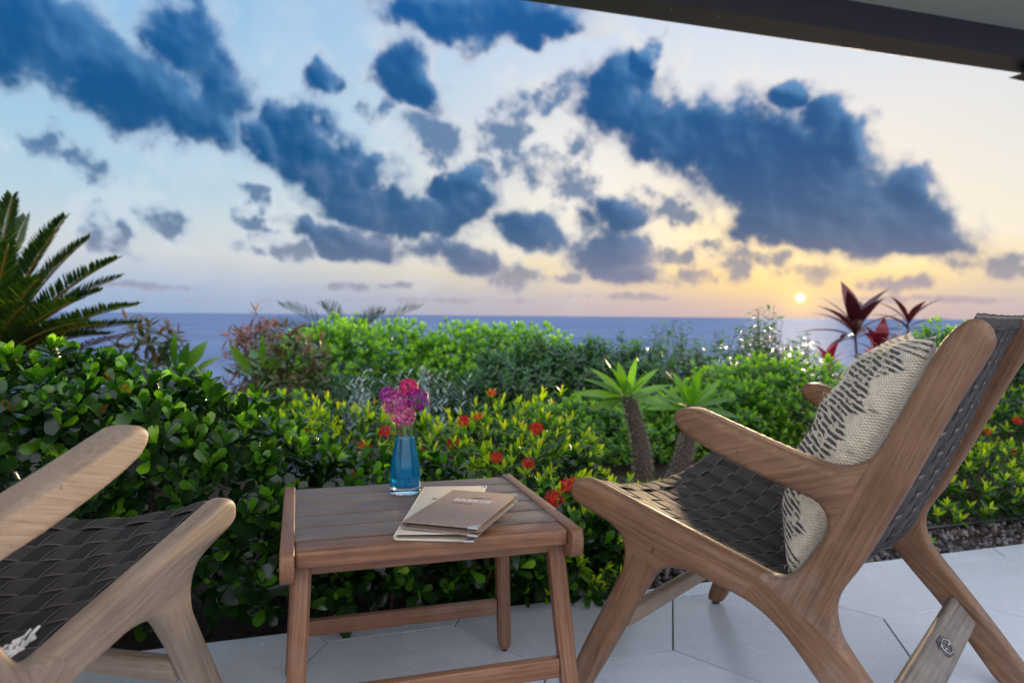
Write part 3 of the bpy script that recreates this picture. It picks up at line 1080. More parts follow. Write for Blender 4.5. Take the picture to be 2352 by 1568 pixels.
def ribbon(name, pts, wdir, nor, width, parent, mat=None):
    "flat strap along pts; wdir across, nor up at each point"
    U = np.array([0, .10, .5, .90, 1.0])
    lift = np.array([.0, .0003, .0002, .0003, .0])
    n = len(pts)
    L = np.concatenate([[0], np.cumsum(np.linalg.norm(np.diff(pts, axis=0), axis=1))])
    V, G = [], []
    for i in range(n):
        for u_, l_ in zip(U, lift):
            V.append(pts[i] + wdir[i] * (u_ - .5) * width + nor[i] * (.0007 + l_))
            G.append((u_, L[i], 0))
        for u_ in (1.0, 0.0):
            V.append(pts[i] + wdir[i] * (u_ - .5) * width - nor[i] * .0007)
            G.append((u_, L[i], 0))
    k = 7
    F = []
    for i in range(n - 1):
        for q in range(k):
            F.append((i * k + q, i * k + (q + 1) % k, (i + 1) * k + (q + 1) % k, (i + 1) * k + q))
    F.append(tuple(range(k))[::-1])
    F.append(tuple((n - 1) * k + q for q in range(k)))
    G = np.array(G)
    G[:, 2] = rng.uniform(-5, 5)
    G[:, 1] += rng.uniform(0, .01)
    me = mesh_np(name, V, F, mat or STRAP, True, {'grain': G})
    o = obj(name, me, parent)
    return o


def sling(parent, surf, nx, nv, x0, x1, v0, v1, name, amp=.0020):
    "a woven panel: nx straps running along v, nv straps running across"
    wx, wv = (x1 - x0) / nx, (v1 - v0) / nv
    eps = 1e-3

    def fr(x, v):
        p = surf(x, v)
        dx = nrm(surf(x + eps, v) - surf(x - eps, v))
        dv = nrm(surf(x, v + eps) - surf(x, v - eps))
        return p, dx, dv, nrm(np.cross(dx, dv))

    wave = lambda q: math.copysign(abs(math.cos(math.pi * q)) ** .4, math.cos(math.pi * q))
    for i in range(nx):
        x = x0 + wx * (i + .5)
        pts, wd, no = [], [], []
        for q in np.linspace(-.5, nv - .5, nv * 5 + 1):
            p, dx, dv, n = fr(x, v0 + wv * (q + .5))
            pts.append(p + n * amp * (1 if i % 2 == 0 else -1) * wave(q))
            wd.append(dx)
            no.append(n)
        ribbon(name, np.array(pts), wd, no, wx * .975, parent)
    for j in range(nv):
        v = v0 + wv * (j + .5)
        pts, wd, no = [], [], []
        for q in np.linspace(-.5, nx - .5, nx * 5 + 1):
            p, dx, dv, n = fr(x0 + wx * (q + .5), v)
            pts.append(p - n * amp * (1 if j % 2 == 0 else -1) * wave(q))
            wd.append(dv)
            no.append(n)
        ribbon(name, np.array(pts), wd, no, wv * .975, parent, STRAP_X)


def make_chair():
    root = empty('lounge_chair')
    parts = side_frame_parts()
    for sx in (-1, 1):
        for k, me in parts.items():
            obj(k, me, root, loc=(sx * SIDE_X, 0, 0))
        for s_ in (-.002, -.694):
            mb = MB()
            mb.lathe([(0, -.004), (.010, -.004), (.011, 0), (.011, .010), (0, .010)], (sx * SIDE_X, s_, .0045), 14)
            mb.build('foot_pad', BLACK, root)
    # stretchers
    for (s_, z_, w_, th, d_, nm) in ((-.113, .203, .052, .024, (.45, -.89), 'front_stretcher'), (-.588, .147, .070, .026, (-.66, -.75), 'rear_stretcher')):
        d_ = nrm(d_)
        rot = np.array([[1, 0, 0], [0, d_[0], -d_[1]], [0, d_[1], d_[0]]], float)
        mb = MB()
        mb.box((0, s_, z_), (SIDE_X * 2 - .036, w_, th), rot, .0095, 4, grain=0)
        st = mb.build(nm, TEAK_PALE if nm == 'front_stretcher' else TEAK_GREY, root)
        if nm == 'rear_stretcher':
            # little cast plate screwed to the board
            up = np.array([0, -d_[1], d_[0]])
            if up[1] > 0:
                up = -up
            dd = np.array([0, d_[0], d_[1]])
            mbp = MB()
            c = np.array([.075, s_, z_]) + up * (th / 2)
            SCL = 1.5
            prof = [(-.022, -.006), (-.012, -.013), (.008, -.012), (.024, -.004), (.020, .006), (.004, .012), (-.010, .010), (-.020, .003)]
            prof = [(a * SCL, b * SCL) for a, b in prof]
            n = len(prof)
            Vt = [c + np.array([1, 0, 0]) * a + dd * b + up * (.0028 - .001 * (abs(a) > .015)) for a, b in prof]
            Vb = [c + np.array([1, 0, 0]) * a * 1.12 + dd * b * 1.12 - up * .001 for a, b in prof]
            mbp.add(Vt + Vb, [tuple(range(n))] + [(i, n + i, n + (i + 1) % n, (i + 1) % n) for i in range(n)])
            mbp.build('maker_plate', METAL_D, st, False)
            mb2 = MB()
            ring = [c + np.array([1, 0, 0]) * (a * .72) + dd * (b * .72) + up * .003 for a, b in prof + prof[:1]]
            mb2.tube(ring, .0012, 6)
            for q in (-.012, .012):
                cc = c + np.array([1, 0, 0]) * q + up * .003
                mb2.tube([cc, cc + up * .002], [.0028, .0020], 8)
            mb2.build('plate_rim', METAL, st)
    zr = lambda s: np.interp(s, RAIL[:, 0], RAIL[:, 1])

    def seat_surf(x, s):
        k = max(0.0, 1 - (x / .312) ** 2)
        front = np.clip((s + .02) / .0, 0, 1) if False else 0
        return np.array([x, s, zr(s) - .0075 - .052 * k])

    sling(root, seat_surf, 14, 9, -.3155, .3155, -.425, -.022, 'seat_strap')
    b0, b1 = np.array([-.502, .412]), np.array([-.676, .790])
    nb = nrm([-(b1 - b0)[1], (b1 - b0)[0]])          # backwards
    if nb[0] > 0:
        nb = -nb

    def back_surf(x, v):
        k = max(0.0, 1 - (x / .312) ** 2)
        sag = .006 + .034 * math.sin(math.pi * min(max(1 - v, 0), 1) * .60)
        p = b0 + (b1 - b0) * v - nrm(b1 - b0) * 0 + nb * (sag * k)
        return np.array([-x, p[0], p[1]])

    sling(root, back_surf, 14, 10, -.3155, .3155, 0.0, .985, 'back_strap')
    # hem strap rolled round the foot of the back panel and cross bar under the seat's rear
    mb = MB()
    xs = np.linspace(-.312, .312, 25)
    mb.tube([back_surf(x, -.012) for x in xs], .006, 8)
    mb.build('back_hem', STRAP, root)
    mb = MB()
    mb.tube([back_surf(x, .99) for x in xs], .0055, 8)
    mb.build('back_hem', STRAP, root)
    return root


chair = make_chair()
CH_ANG = R(139)
chair.location = (.358, 1.7005, 0)
chair.rotation_euler = (0, 0, CH_ANG - R(90))
tag(chair, 'low teak lounge chair with woven straps, holding the striped wool cushion', 'chair', 'two matching teak lounge chairs')
chair2 = copy_tree(chair)
tag(chair2, 'teak lounge chair with warm light painted into its paler wood, cropped by the frame edge, cushion tassel on its seat', 'chair', 'two matching teak lounge chairs')
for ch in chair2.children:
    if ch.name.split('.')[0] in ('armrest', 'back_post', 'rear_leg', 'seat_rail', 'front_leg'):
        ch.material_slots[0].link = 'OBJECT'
        ch.material_slots[0].material = TEAK_PALE  # warm light painted into this chair's wood as a paler colour
la = 1.37778008
lf = np.array([math.cos(la), math.sin(la), 0])
lu = np.array([lf[1], -lf[0], 0])
lroot = np.array([-.4974, 1.2657, 0]) - lu * (SIDE_X + .0195)
chair2.location = tuple(lroot)
chair2.rotation_euler = (0, 0, la - R(90))


# ---- cushions
def pillow_mat():
    m, t, out = new_mat('cushion_wool')
    g = t.n('ShaderNodeAttribute', attribute_name='grain').outputs['Vector']     # u across, v up, w side
    sp = t.n('ShaderNodeSeparateXYZ', {0: g})
    u, v, wside = sp.outputs
    warp = t.noise(g, 7.0, 4, .6)
    uu = t.math('ADD', u, t.math('MULTIPLY', t.math('SUBTRACT', warp, .5), .02))
    vv = t.math('ADD', v, t.math('MULTIPLY', t.math('SUBTRACT', t.noise(g, 5.0, 4, .6, out=0), .5), .035))
    # ikat: short broken dashes in three wide bands
    dash = t.smooth(t.noise(t.n('ShaderNodeMapping', {0: g, 3: (22, 120, 1)}).outputs[0], 1.0, 3, .6), .47, .53)
    dash2 = t.smooth(t.noise(t.n('ShaderNodeMapping', {0: g, 3: (15, 34, 1)}).outputs[0], 1.0, 3, .6), .42, .47)
    rows = t.smooth(t.math('SINE', t.math('MULTIPLY', vv, 2 * math.pi * 46)), -.55, -.05)
    zig = t.math('ADD', uu, t.math('MULTIPLY', t.math('PINGPONG', vv, .085), 1.1))
    band = t.math('MULTIPLY', t.smooth(zig, .20, .23), t.smooth(zig, 1.0, .97))
    band = t.math('MULTIPLY', band, t.smooth(t.math('ABSOLUTE', t.math('SUBTRACT', zig, .60)), .018, .035))
    ik = t.math('MULTIPLY', t.math('MULTIPLY', rows, band), dash2)
    # solid stripes near the seams
    edge = t.smooth(t.math('ABSOLUTE', t.math('SUBTRACT', v, .5)), .405, .415)
    st = t.smooth(t.math('SINE', t.math('MULTIPLY', vv, 2 * math.pi * 44)), -.1, .3)
    blk = t.math('MAXIMUM', t.math('MULTIPLY', ik, t.math('SUBTRACT', 1.0, edge)), t.math('MULTIPLY', t.math('MULTIPLY', edge, st), t.smooth(dash, 0, 1, .55, 1)))
    front = t.smooth(wside, .4, .6)
    blk = t.math('MULTIPLY', blk, front)
    cream = t.ramp(t.noise(g, 30.0, 5, .6), [(.3, c4(.70, .58, .43)), (.6, c4(.92, .80, .61))])
    cream = t.mix(t.smooth(t.noise(g, 4.0, 3, .5), .5, .7, 0, .22), cream, c4(.66, .52, .34))
    col = t.mix(blk, cream, c4(.022, .022, .028))
    col = t.mix(front, c4(.66, .60, .52), col)
    knit = t.math('MULTIPLY', t.math('SINE', t.math('MULTIPLY', u, 2 * math.pi * 75)), t.math('SINE', t.math('MULTIPLY', v, 2 * math.pi * 85)))
    h = t.math('ADD', t.math('MULTIPLY', knit, front), t.noise(g, 90.0, 3, .6))
    principled(t, out, Base_Color=col, Roughness=.95, Normal=bump(t, h, .75, .003), Specular_IOR_Level=.15, Sheen_Weight=.25)
    return m


WOOL = pillow_mat()
FLUFF = simple('wool_fibre', c4(.80, .74, .64), .9, 0, .1)


def cushion_mesh(W=.47, Hh=.48, T=.165, n=34):
    us = np.linspace(-1, 1, n)
    V, G = [], []
    idx = {}
    F = []
    for side in (1, -1):
        for i, a in enumerate(us):
            for j, b in enumerate(us):
                on_edge = i in (0, n - 1) or j in (0, n - 1)
                if on_edge and (i, j) in idx:
                    idx[(side, i, j)] = idx[(i, j)]
                    continue
                prof = ((1 - abs(a) ** 2.4) * (1 - abs(b) ** 2.4)) ** .60
                pin = 1 - .07 * (1 - b * b) * abs(a) ** 3
                pin2 = 1 - .07 * (1 - a * a) * abs(b) ** 3
                wr = .006 * math.sin(7 * a + 3 * b) * prof + .004 * math.sin(13 * b - 5 * a) * prof
                V.append((a * W / 2 * pin, b * Hh / 2 * pin2, side * (T / 2 * prof + wr)))
                G.append(((a + 1) / 2, (b + 1) / 2, 1.0 if side > 0 else 0.0))
                k = len(V) - 1
                idx[(side, i, j)] = k
                if on_edge:
                    idx[(i, j)] = k
        for i in range(n - 1):
            for j in range(n - 1):
                q = (idx[(side, i, j)], idx[(side, i + 1, j)], idx[(side, i + 1, j + 1)], idx[(side, i, j + 1)])
                F.append(q if side > 0 else q[::-1])
    return np.array(V), F, np.array(G)


def fuzz(V, G, n, lo, hi, rad=.0004, front_only=True):
    "loose wool hairs standing off the cloth"
    mb = MB()
    cen = V.mean(0)
    ids = np.where(G[:, 2] > .5)[0] if front_only else np.arange(len(V))
    for i in rng.choice(ids, n):
        p = V[i] + rng.normal(0, .004, 3)
        out_ = nrm(np.array([p[0] * .9, p[1] * .9, p[2] * 5])) + rng.normal(0, .55, 3)
        out_ = nrm(out_)
        L = rng.uniform(lo, hi)
        q = p + out_ * L * .5 + rng.normal(0, L * .12, 3)
        e = p + out_ * L + rng.normal(0, L * .25, 3)
        s1 = nrm(np.cross(out_, rng.normal(size=3))) * rad
        s2 = nrm(np.cross(out_, s1)) * rad
        pts = [p + s1, p - s1 * .5 + s2, p - s1 * .5 - s2, q + s1, q - s1 * .5 + s2, q - s1 * .5 - s2, e]
        mb.add(pts, [(0, 1, 4, 3), (1, 2, 5, 4), (2, 0, 3, 5), (3, 4, 6), (4, 5, 6), (5, 3, 6)])
    return mb


def place_in_chair(o, ch_root, ch_rot, loc, rot3):
    base = Matrix.Translation(ch_root) @ Matrix.Rotation(ch_rot, 4, 'Z')
    m4 = Matrix(((*rot3[0], loc[0]), (*rot3[1], loc[1]), (*rot3[2], loc[2]), (0, 0, 0, 1)))
    o.matrix_basis = base @ m4


PV, PF, PG = cushion_mesh()
cush = obj('cushion', mesh_np('cushion', PV, PF, WOOL, True, {'grain': PG}))
tag(cush, 'cream wool cushion with broken black stripes leaning in the teak chair', 'cushion')
bdir = nrm([0, -.215, .43])                      # up the back
fn = nrm(np.cross(bdir, [1, 0, 0]))              # towards the front of the seat
yaw = R(16)
Rz = np.array([[math.cos(yaw), -math.sin(yaw), 0], [math.sin(yaw), math.cos(yaw), 0], [0, 0, 1]])
rot3 = Rz @ np.stack([[-1, 0, 0], bdir, fn], 1)
CUSH_LOC = (-.030, -.452, .560)
place_in_chair(cush, chair.location, chair.rotation_euler.z, CUSH_LOC, rot3)
fz = fuzz(PV, PG, 800, .003, .013, .00020).build('loose_wool', FLUFF, cush)
fz['kind'] = 'stuff'
# the second cushion, at the back of the cropped chair: one corner with a tassel shows
cush2 = obj('cushion', cush.data)
tag(cush2, 'cream cushion with fluffy white corner tassel on the cropped chair', 'cushion')
place_in_chair(cush2, chair2.location, chair2.rotation_euler.z, (.03, -.50, .555), np.stack([[-1, 0, 0], bdir, fn], 1))
tas = MB()
corner = np.array([-.235, -.245, 0.0])
for k in range(110):
    d_ = nrm(np.array([-.55, -.10, .95]) + rng.normal(0, .30, 3))
    L = rng.uniform(.022, .055)
    p0 = corner + rng.normal(0, .009, 3)
    wob = rng.normal(0, .006, 3)
    pts = [p0 + d_ * L * q + wob * math.sin(q * 6 + k) for q in (0, .25, .5, .75, 1)]
    tas.tube(pts, [.0022, .0026, .0026, .0026, .0016], 5)
tas.build('tassel', simple('tassel_yarn', c4(.85, .82, .78), .9, 0, .1), cush2)

# ---- table
TB = empty('side_table', (-.181, 1.365, 0), R(16.9))
tag(TB, 'small slatted teak side table between the two chairs', 'table')
TH, TW, TD = .43, .504, .423
inner = TW - .044
sl_edges = [.1995, .130, .057, -.014, -.086, -.161, -.222]
for k in range(6):
    y1, y0 = sl_edges[k], sl_edges[k + 1]
    gap = .0082
    mb = MB()
    th = .027 if k < 5 else .029
    mb.box((0, (y0 + y1) / 2, TH - .003 - th / 2), (inner - .001, y1 - y0 - gap, th), None, .0013 if k < 5 else .006, 3, grain=0)
    mb.build('slat', TEAK_TOP if k < 5 else TEAK_T, TB)
for sx in (-1, 1):
    # side rail: a deep board with a rounded lower front corner, proud of the slats
    pf = [(-.236, TH - .012), (-.232, TH - .003), (-.224, TH), (.208, TH), (.214, TH - .003), (.216, TH - .012), (.214, TH - .045), (.204, TH - .054), (-.204, TH - .054), (-.220, TH - .052), (-.231, TH - .044), (-.236, TH - .032)]
    bm = bmesh.new()
    f = bm.faces.new([bm.verts.new((0, a, b)) for a, b in pf])
    r_ = bmesh.ops.extrude_face_region(bm, geom=[f])
    for v in [g for g in r_['geom'] if isinstance(g, bmesh.types.BMVert)]:
        v.co.x += .0225
    bmesh.ops.recalc_face_normals(bm, faces=bm.faces[:])
    bmesh.ops.bevel(bm, geom=[e for e in bm.edges if len(e.link_faces) == 2 and e.calc_face_angle() > 1.2], offset=.0035, segments=3, profile=.5, affect='EDGES')
    bm.verts.index_update()
    V = np.array([v.co[:] for v in bm.verts]) + np.array([(TW / 2 - .0225) if sx > 0 else -TW / 2, 0, 0])
    F = [[v.index for v in f.verts] for f in bm.faces]
    bm.free()
    MB().add(V, F, V[:, (1, 2, 0)] + rng.uniform(-5, 5, 3)).build('side_rail', TEAK_T, TB)
LEGS = {}
for sx in (-1, 1):
    for sy in (-1, 1):
        top = np.array([sx * .2175, sy * .176, TH - .030])
        bot = np.array([sx * (.247 if sx > 0 else .238), sy * .232, .007])
        ax = nrm(bot - top)
        e1 = nrm(np.cross(ax, [0, 1, 0]))
        e2 = np.cross(ax, e1)
        V, F, G = [], [], []
        prof = [(0, .92), (.02, 1.0), (.5, 1.0), (.93, .98), (.975, .90), (.995, .66), (1.0, .4)]
        ring = []
        hw, c_ = .0150, .0050
        for (a, b) in ((hw, hw - c_), (hw - c_, hw), (-hw + c_, hw), (-hw, hw - c_), (-hw, -hw + c_), (-hw + c_, -hw), (hw - c_, -hw), (hw, -hw + c_)):
            ring.append((a, b))
        Lg = np.linalg.norm(bot - top)
        for q, s_ in prof:
            for a, b in ring:
                V.append(top + (bot - top) * q + (e1 * a + e2 * b) * s_)
                G.append((q * Lg, a, b))
        n = len(ring)
        for i in range(len(prof) - 1):
            for k in range(n):
                F.append((i * n + k, i * n + (k + 1) % n, (i + 1) * n + (k + 1) % n, (i + 1) * n + k))
        F += [tuple(range(n))[::-1], tuple((len(prof) - 1) * n + k for k in range(n))]
        leg = MB().add(V, F, np.array(G) + rng.uniform(-5, 5, 3)).build('leg', TEAK_T, TB, False)
        MB().lathe([(0, -.0065), (.006, -.0065), (.007, 0), (.007, .006)], tuple(bot), 12).build('foot_pad', BLACK, leg)
        LEGS[(sx, sy)] = (top, bot)
for sy in (-1, 1):
    q = .56 if sy < 0 else .72
    a = LEGS[(-1, sy)][0] * (1 - q) + LEGS[(-1, sy)][1] * q
    b = LEGS[(1, sy)][0] * (1 - q) + LEGS[(1, sy)][1] * q
    mb = MB()
    mb.box((a + b) / 2, (b[0] - a[0] - .034, .019, .034), None, .003, 2, grain=0)
    mb.build('stretcher', TEAK_T, TB)
mb = MB()
mb.box((0, .165, TH - .038), (inner - .03, .018, .026), None, .002, 2, grain=0)
mb.build('under_rail', TEAK_T, TB)
mb = MB()
mb.box((0, -.178, TH - .040), (inner - .03, .018, .024), None, .002, 2, grain=0)
mb.build('under_rail', TEAK_T, TB)
TBM = Matrix.Translation(TB.location) @ Matrix.Rotation(TB.rotation_euler.z, 4, 'Z')
TTOP = TH - .003

# ---- vase with blue water
def glass_mat(name, col, ior, rough=0.0):
    m, t, out = new_mat(name)
    g = t.n('ShaderNodeBsdfGlass', {'Color': col, 'IOR': ior, 'Roughness': rough})
    t.nt.links.new(g.outputs[0], out.inputs[0])
    return m


VL = TBM @ Vector((-.009, .112, TTOP + .0006))
vase = empty('vase', VL)
tag(vase, 'clear glass carafe vase filled with blue water on the side table', 'vase')
outer = [(.0, 0), (.029, 0), (.0318, .0012), (.0325, .004), (.0326, .010), (.0316, .030), (.0296, .057), (.0258, .082), (.0215, .105), (.0193, .118), (.0184, .127), (.0188, .138), (.0198, .150), (.0206, .158)]
inner_p = [(.0196, .1585), (.0186, .150), (.0175, .138), (.0170, .127), (.0179, .118), (.0200, .105), (.0243, .082), (.0281, .057), (.0306, .026), (.0304, .0185), (.0280, .0145), (.0, .0135)]
MB().lathe(outer + inner_p, (0, 0, 0), 40).build('glass_body', glass_mat('clear_glass', c4(.97, .99, .98), 1.47), vase)
wl = .1165
wat = [(0, .0134), (.0282, .0144), (.0306, .0184), (.0308, .026), (.0283, .057), (.0245, .082), (.0202, .105), (.0182, wl - .001), (.0172, wl), (0, wl)]
m, t, out = new_mat('blue_water')
g_ = t.n('ShaderNodeBsdfGlass', {'Color': c4(.03, .62, 1.0), 'IOR': 1.33, 'Roughness': 0.0})
tl = t.n('ShaderNodeBsdfTranslucent', {0: c4(.03, .64, 1.0)})
df = t.n('ShaderNodeBsdfDiffuse', {0: c4(.01, .43, .92)})
m1 = t.n('ShaderNodeMixShader', {0: .4, 1: tl.outputs[0], 2: df.outputs[0]})
m2 = t.n('ShaderNodeMixShader', {0: .36, 1: g_.outputs[0], 2: m1.outputs[0]})
t.nt.links.new(m2.outputs[0], out.inputs[0])
MB().lathe(wat, (0, 0, 0), 40).build('blue_water', m, vase)


# ---- star-flower heads
def petal_mat(name, a, b):
    return leaf_mat(name, [(0, a), (1, b)], .55, .12, (1.1, 1.0, 1.05), .2)


def floret_mesh(mat, tint):
    V, F = [], []
    for k in range(5):
        a = 2 * math.pi * k / 5
        d_ = np.array([math.cos(a), math.sin(a), 0])
        s_ = np.array([-math.sin(a), math.cos(a), 0])
        b = len(V)
        up = np.array([0, 0, 1.0])
        V += [d_ * .0006 - s_ * .0007, d_ * .0006 + s_ * .0007, d_ * .0032 + s_ * .0013 + up * .0006, d_ * .0032 - s_ * .0013 + up * .0006, d_ * .0062 - up * .0004]
        F += [(b, b + 1, b + 2, b + 3), (b + 3, b + 2, b + 4)]
    b = len(V)
    for z_, r_ in ((0.0, .0008), (-.011, .0005)):
        V += [np.array([r_ * math.cos(q), r_ * math.sin(q), z_]) for q in (0, 2.09, 4.19)]
    F += [(b + k, b + 3 + k, b + 3 + (k + 1) % 3, b + (k + 1) % 3) for k in range(3)]
    b = len(V)
    V += [np.array([.0004, 0, 0]), np.array([-.0003, .0004, 0]), np.array([-.0003, -.0004, 0]), np.array([0, 0, .0035])]
    F += [(b, b + 1, b + 3), (b + 1, b + 2, b + 3), (b + 2, b, b + 3)]
    return mesh_np('floret', V, F, mat, True, {'tint': np.full(len(V), tint)})


STEMG = simple('flower_stem', c4(.06, .13, .03), .5)
vase_w = np.array(VL)
heads = [  # offset in the camera's right/up/away sense from the vase mouth, radius, colours, label
    ('bright magenta flower head, topmost of the bunch in the vase', (.005, .058, .010), .019, c4(.62, .018, .17), c4(.80, .05, .26)),
    ('mauve pink flower head, largest and fullest of the vase bunch', (-.018, .028, -.012), .026, c4(.44, .045, .26), c4(.64, .13, .42)),
    ('deep purple flower head leaning over towards the teak chair', (.023, .033, .002), .024, c4(.20, .012, .20), c4(.42, .035, .36)),
    ('pale pink flower head drooping lowest over the vase rim', (-.002, .002, -.018), .023, c4(.60, .08, .28), c4(.78, .19, .42)),
    ('violet flower head peeping out behind the mauve pink one', (-.038, .042, .010), .017, c4(.26, .02, .26), c4(.48, .07, .44)),
]
for lab, (dx, dz, dy), rad, ca, cb in heads:
    rad *= 1.1
    pm = petal_mat('star_petal', tuple(q * .8 for q in ca[:3]) + (1,), tuple(q * .85 for q in cb[:3]) + (1,))
    mv = [floret_mesh(pm, q) for q in (0, .35, .7, 1)]
    base = vase_w + np.array([0, 0, .15])
    cen = vase_w + np.array([dx, dy, .160 + dz])
    fl = empty('flower', tuple(cen))
    tag(fl, lab, 'flower', 'cut flowers in the blue vase')
    foot = vase_w + np.array([dx * .22, dy * .22, .07])
    neck = vase_w + np.array([np.clip(dx, -.009, .009), np.clip(dy, -.009, .009), .142])
    axis = nrm(cen - neck)
    mb = MB()
    mb.tube(np.array([foot, neck, cen - axis * rad * .4]) - cen, [.0014, .0014, .0011], 6)
    for k in range(14):
        d_ = nrm(axis + rng.normal(0, .6, 3))
        mb.tube(np.array([cen - axis * rad * .4, cen + d_ * rad * .55]) - cen, [.0007, .0005], 4)
    mb.build('stem', STEMG, fl)
    n = int(52 + 2600 * rad)
    gk = (1 + 5 ** .5) / 2
    for k in range(n):
        zz = 1 - 1.72 * (k + .5) / n
        ph = 2 * math.pi * k / gk
        rr = math.sqrt(max(0, 1 - zz * zz))
        loc = np.array([rr * math.cos(ph), rr * math.sin(ph), zz])
        e1 = nrm(np.cross(axis, [0.3, 1, .2]))
        e2 = np.cross(axis, e1)
        d_ = nrm(e1 * loc[0] + e2 * loc[1] + axis * loc[2] + rng.normal(0, .10, 3))
        x_ = nrm(np.cross(d_, rng.normal(size=3)))
        y_ = np.cross(d_, x_)
        s_ = rng.uniform(.62, .98)
        p = d_ * rad * rng.uniform(.82, 1.08)
        m4 = Matrix(((x_[0] * s_, y_[0] * s_, d_[0] * s_, p[0]), (x_[1] * s_, y_[1] * s_, d_[1] * s_, p[1]), (x_[2] * s_, y_[2] * s_, d_[2] * s_, p[2]), (0, 0, 0, 1)))
        obj('floret', mv[rng.integers(4)], fl, mat4=m4)
    lvt = leaf_template('lance', 1, .4, .1, -.3)
    lv = Leaves()
    for k in range(3):
        D = nrm(axis * .3 + rng.normal(0, .7, 3))
        hgt = cen - axis * rad * (.4 + .4 * k)
        lv.add([hgt], frames(np.array([D]), np.array([[0, 0, 1.0]])), [.022], [.5])
    P, Rm, S, T = lv.cat()
    for i in range(len(P)):
        A = Rm[i] * S[i][None]
        q = P[i] - cen
        obj('leaf', mesh_np('leaf', lvt[0], lvt[1], LF_BRIGHT, True, {'tint': np.full(len(lvt[0]), .35)}), fl, mat4=Matrix(((*A[0], q[0]), (*A[1], q[1]), (*A[2], q[2]), (0, 0, 0, 1))))


# ---- menu folders
def cloth_mat(name, ca, cb, sx=900, sy=160):
    m, t, out = new_mat(name)
    co = t.n('ShaderNodeTexCoord').outputs['Object']
    n1 = t.noise(t.n('ShaderNodeMapping', {0: co, 3: (sx, sy, 400)}).outputs[0], 1.0, 3, .6)
    n2 = t.noise(t.n('ShaderNodeMapping', {0: co, 3: (sy, sx, 400)}).outputs[0], 1.0, 3, .6)
    v = t.math('ADD', t.math('MULTIPLY', n1, .5), t.math('MULTIPLY', n2, .5))
    col = t.ramp(v, [(.35, ca), (.65, cb)])
    principled(t, out, Base_Color=col, Roughness=.8, Normal=bump(t, v, .5, .0006), Specular_IOR_Level=.3)
    return m


PAPER = simple('paper', c4(.30, .23, .16), .85, 0, .2)


def text_mesh(body, size, mat, depth=.00035, bold=0.0):
    cu = bpy.data.curves.new('lettering', 'FONT')
    cu.body = body
    cu.size = size
    cu.extrude = depth
    cu.offset = bold
    cu.align_x = 'CENTER'
    cu.resolution_u = 3
    tmp = bpy.data.objects.new('lettering', cu)
    COL.objects.link(tmp)
    bpy.context.view_layer.update()
    me = bpy.data.meshes.new_from_object(tmp.evaluated_get(bpy.context.evaluated_depsgraph_get()))
    bpy.data.objects.remove(tmp)
    me.materials.clear()
    me.materials.append(mat)
    return me


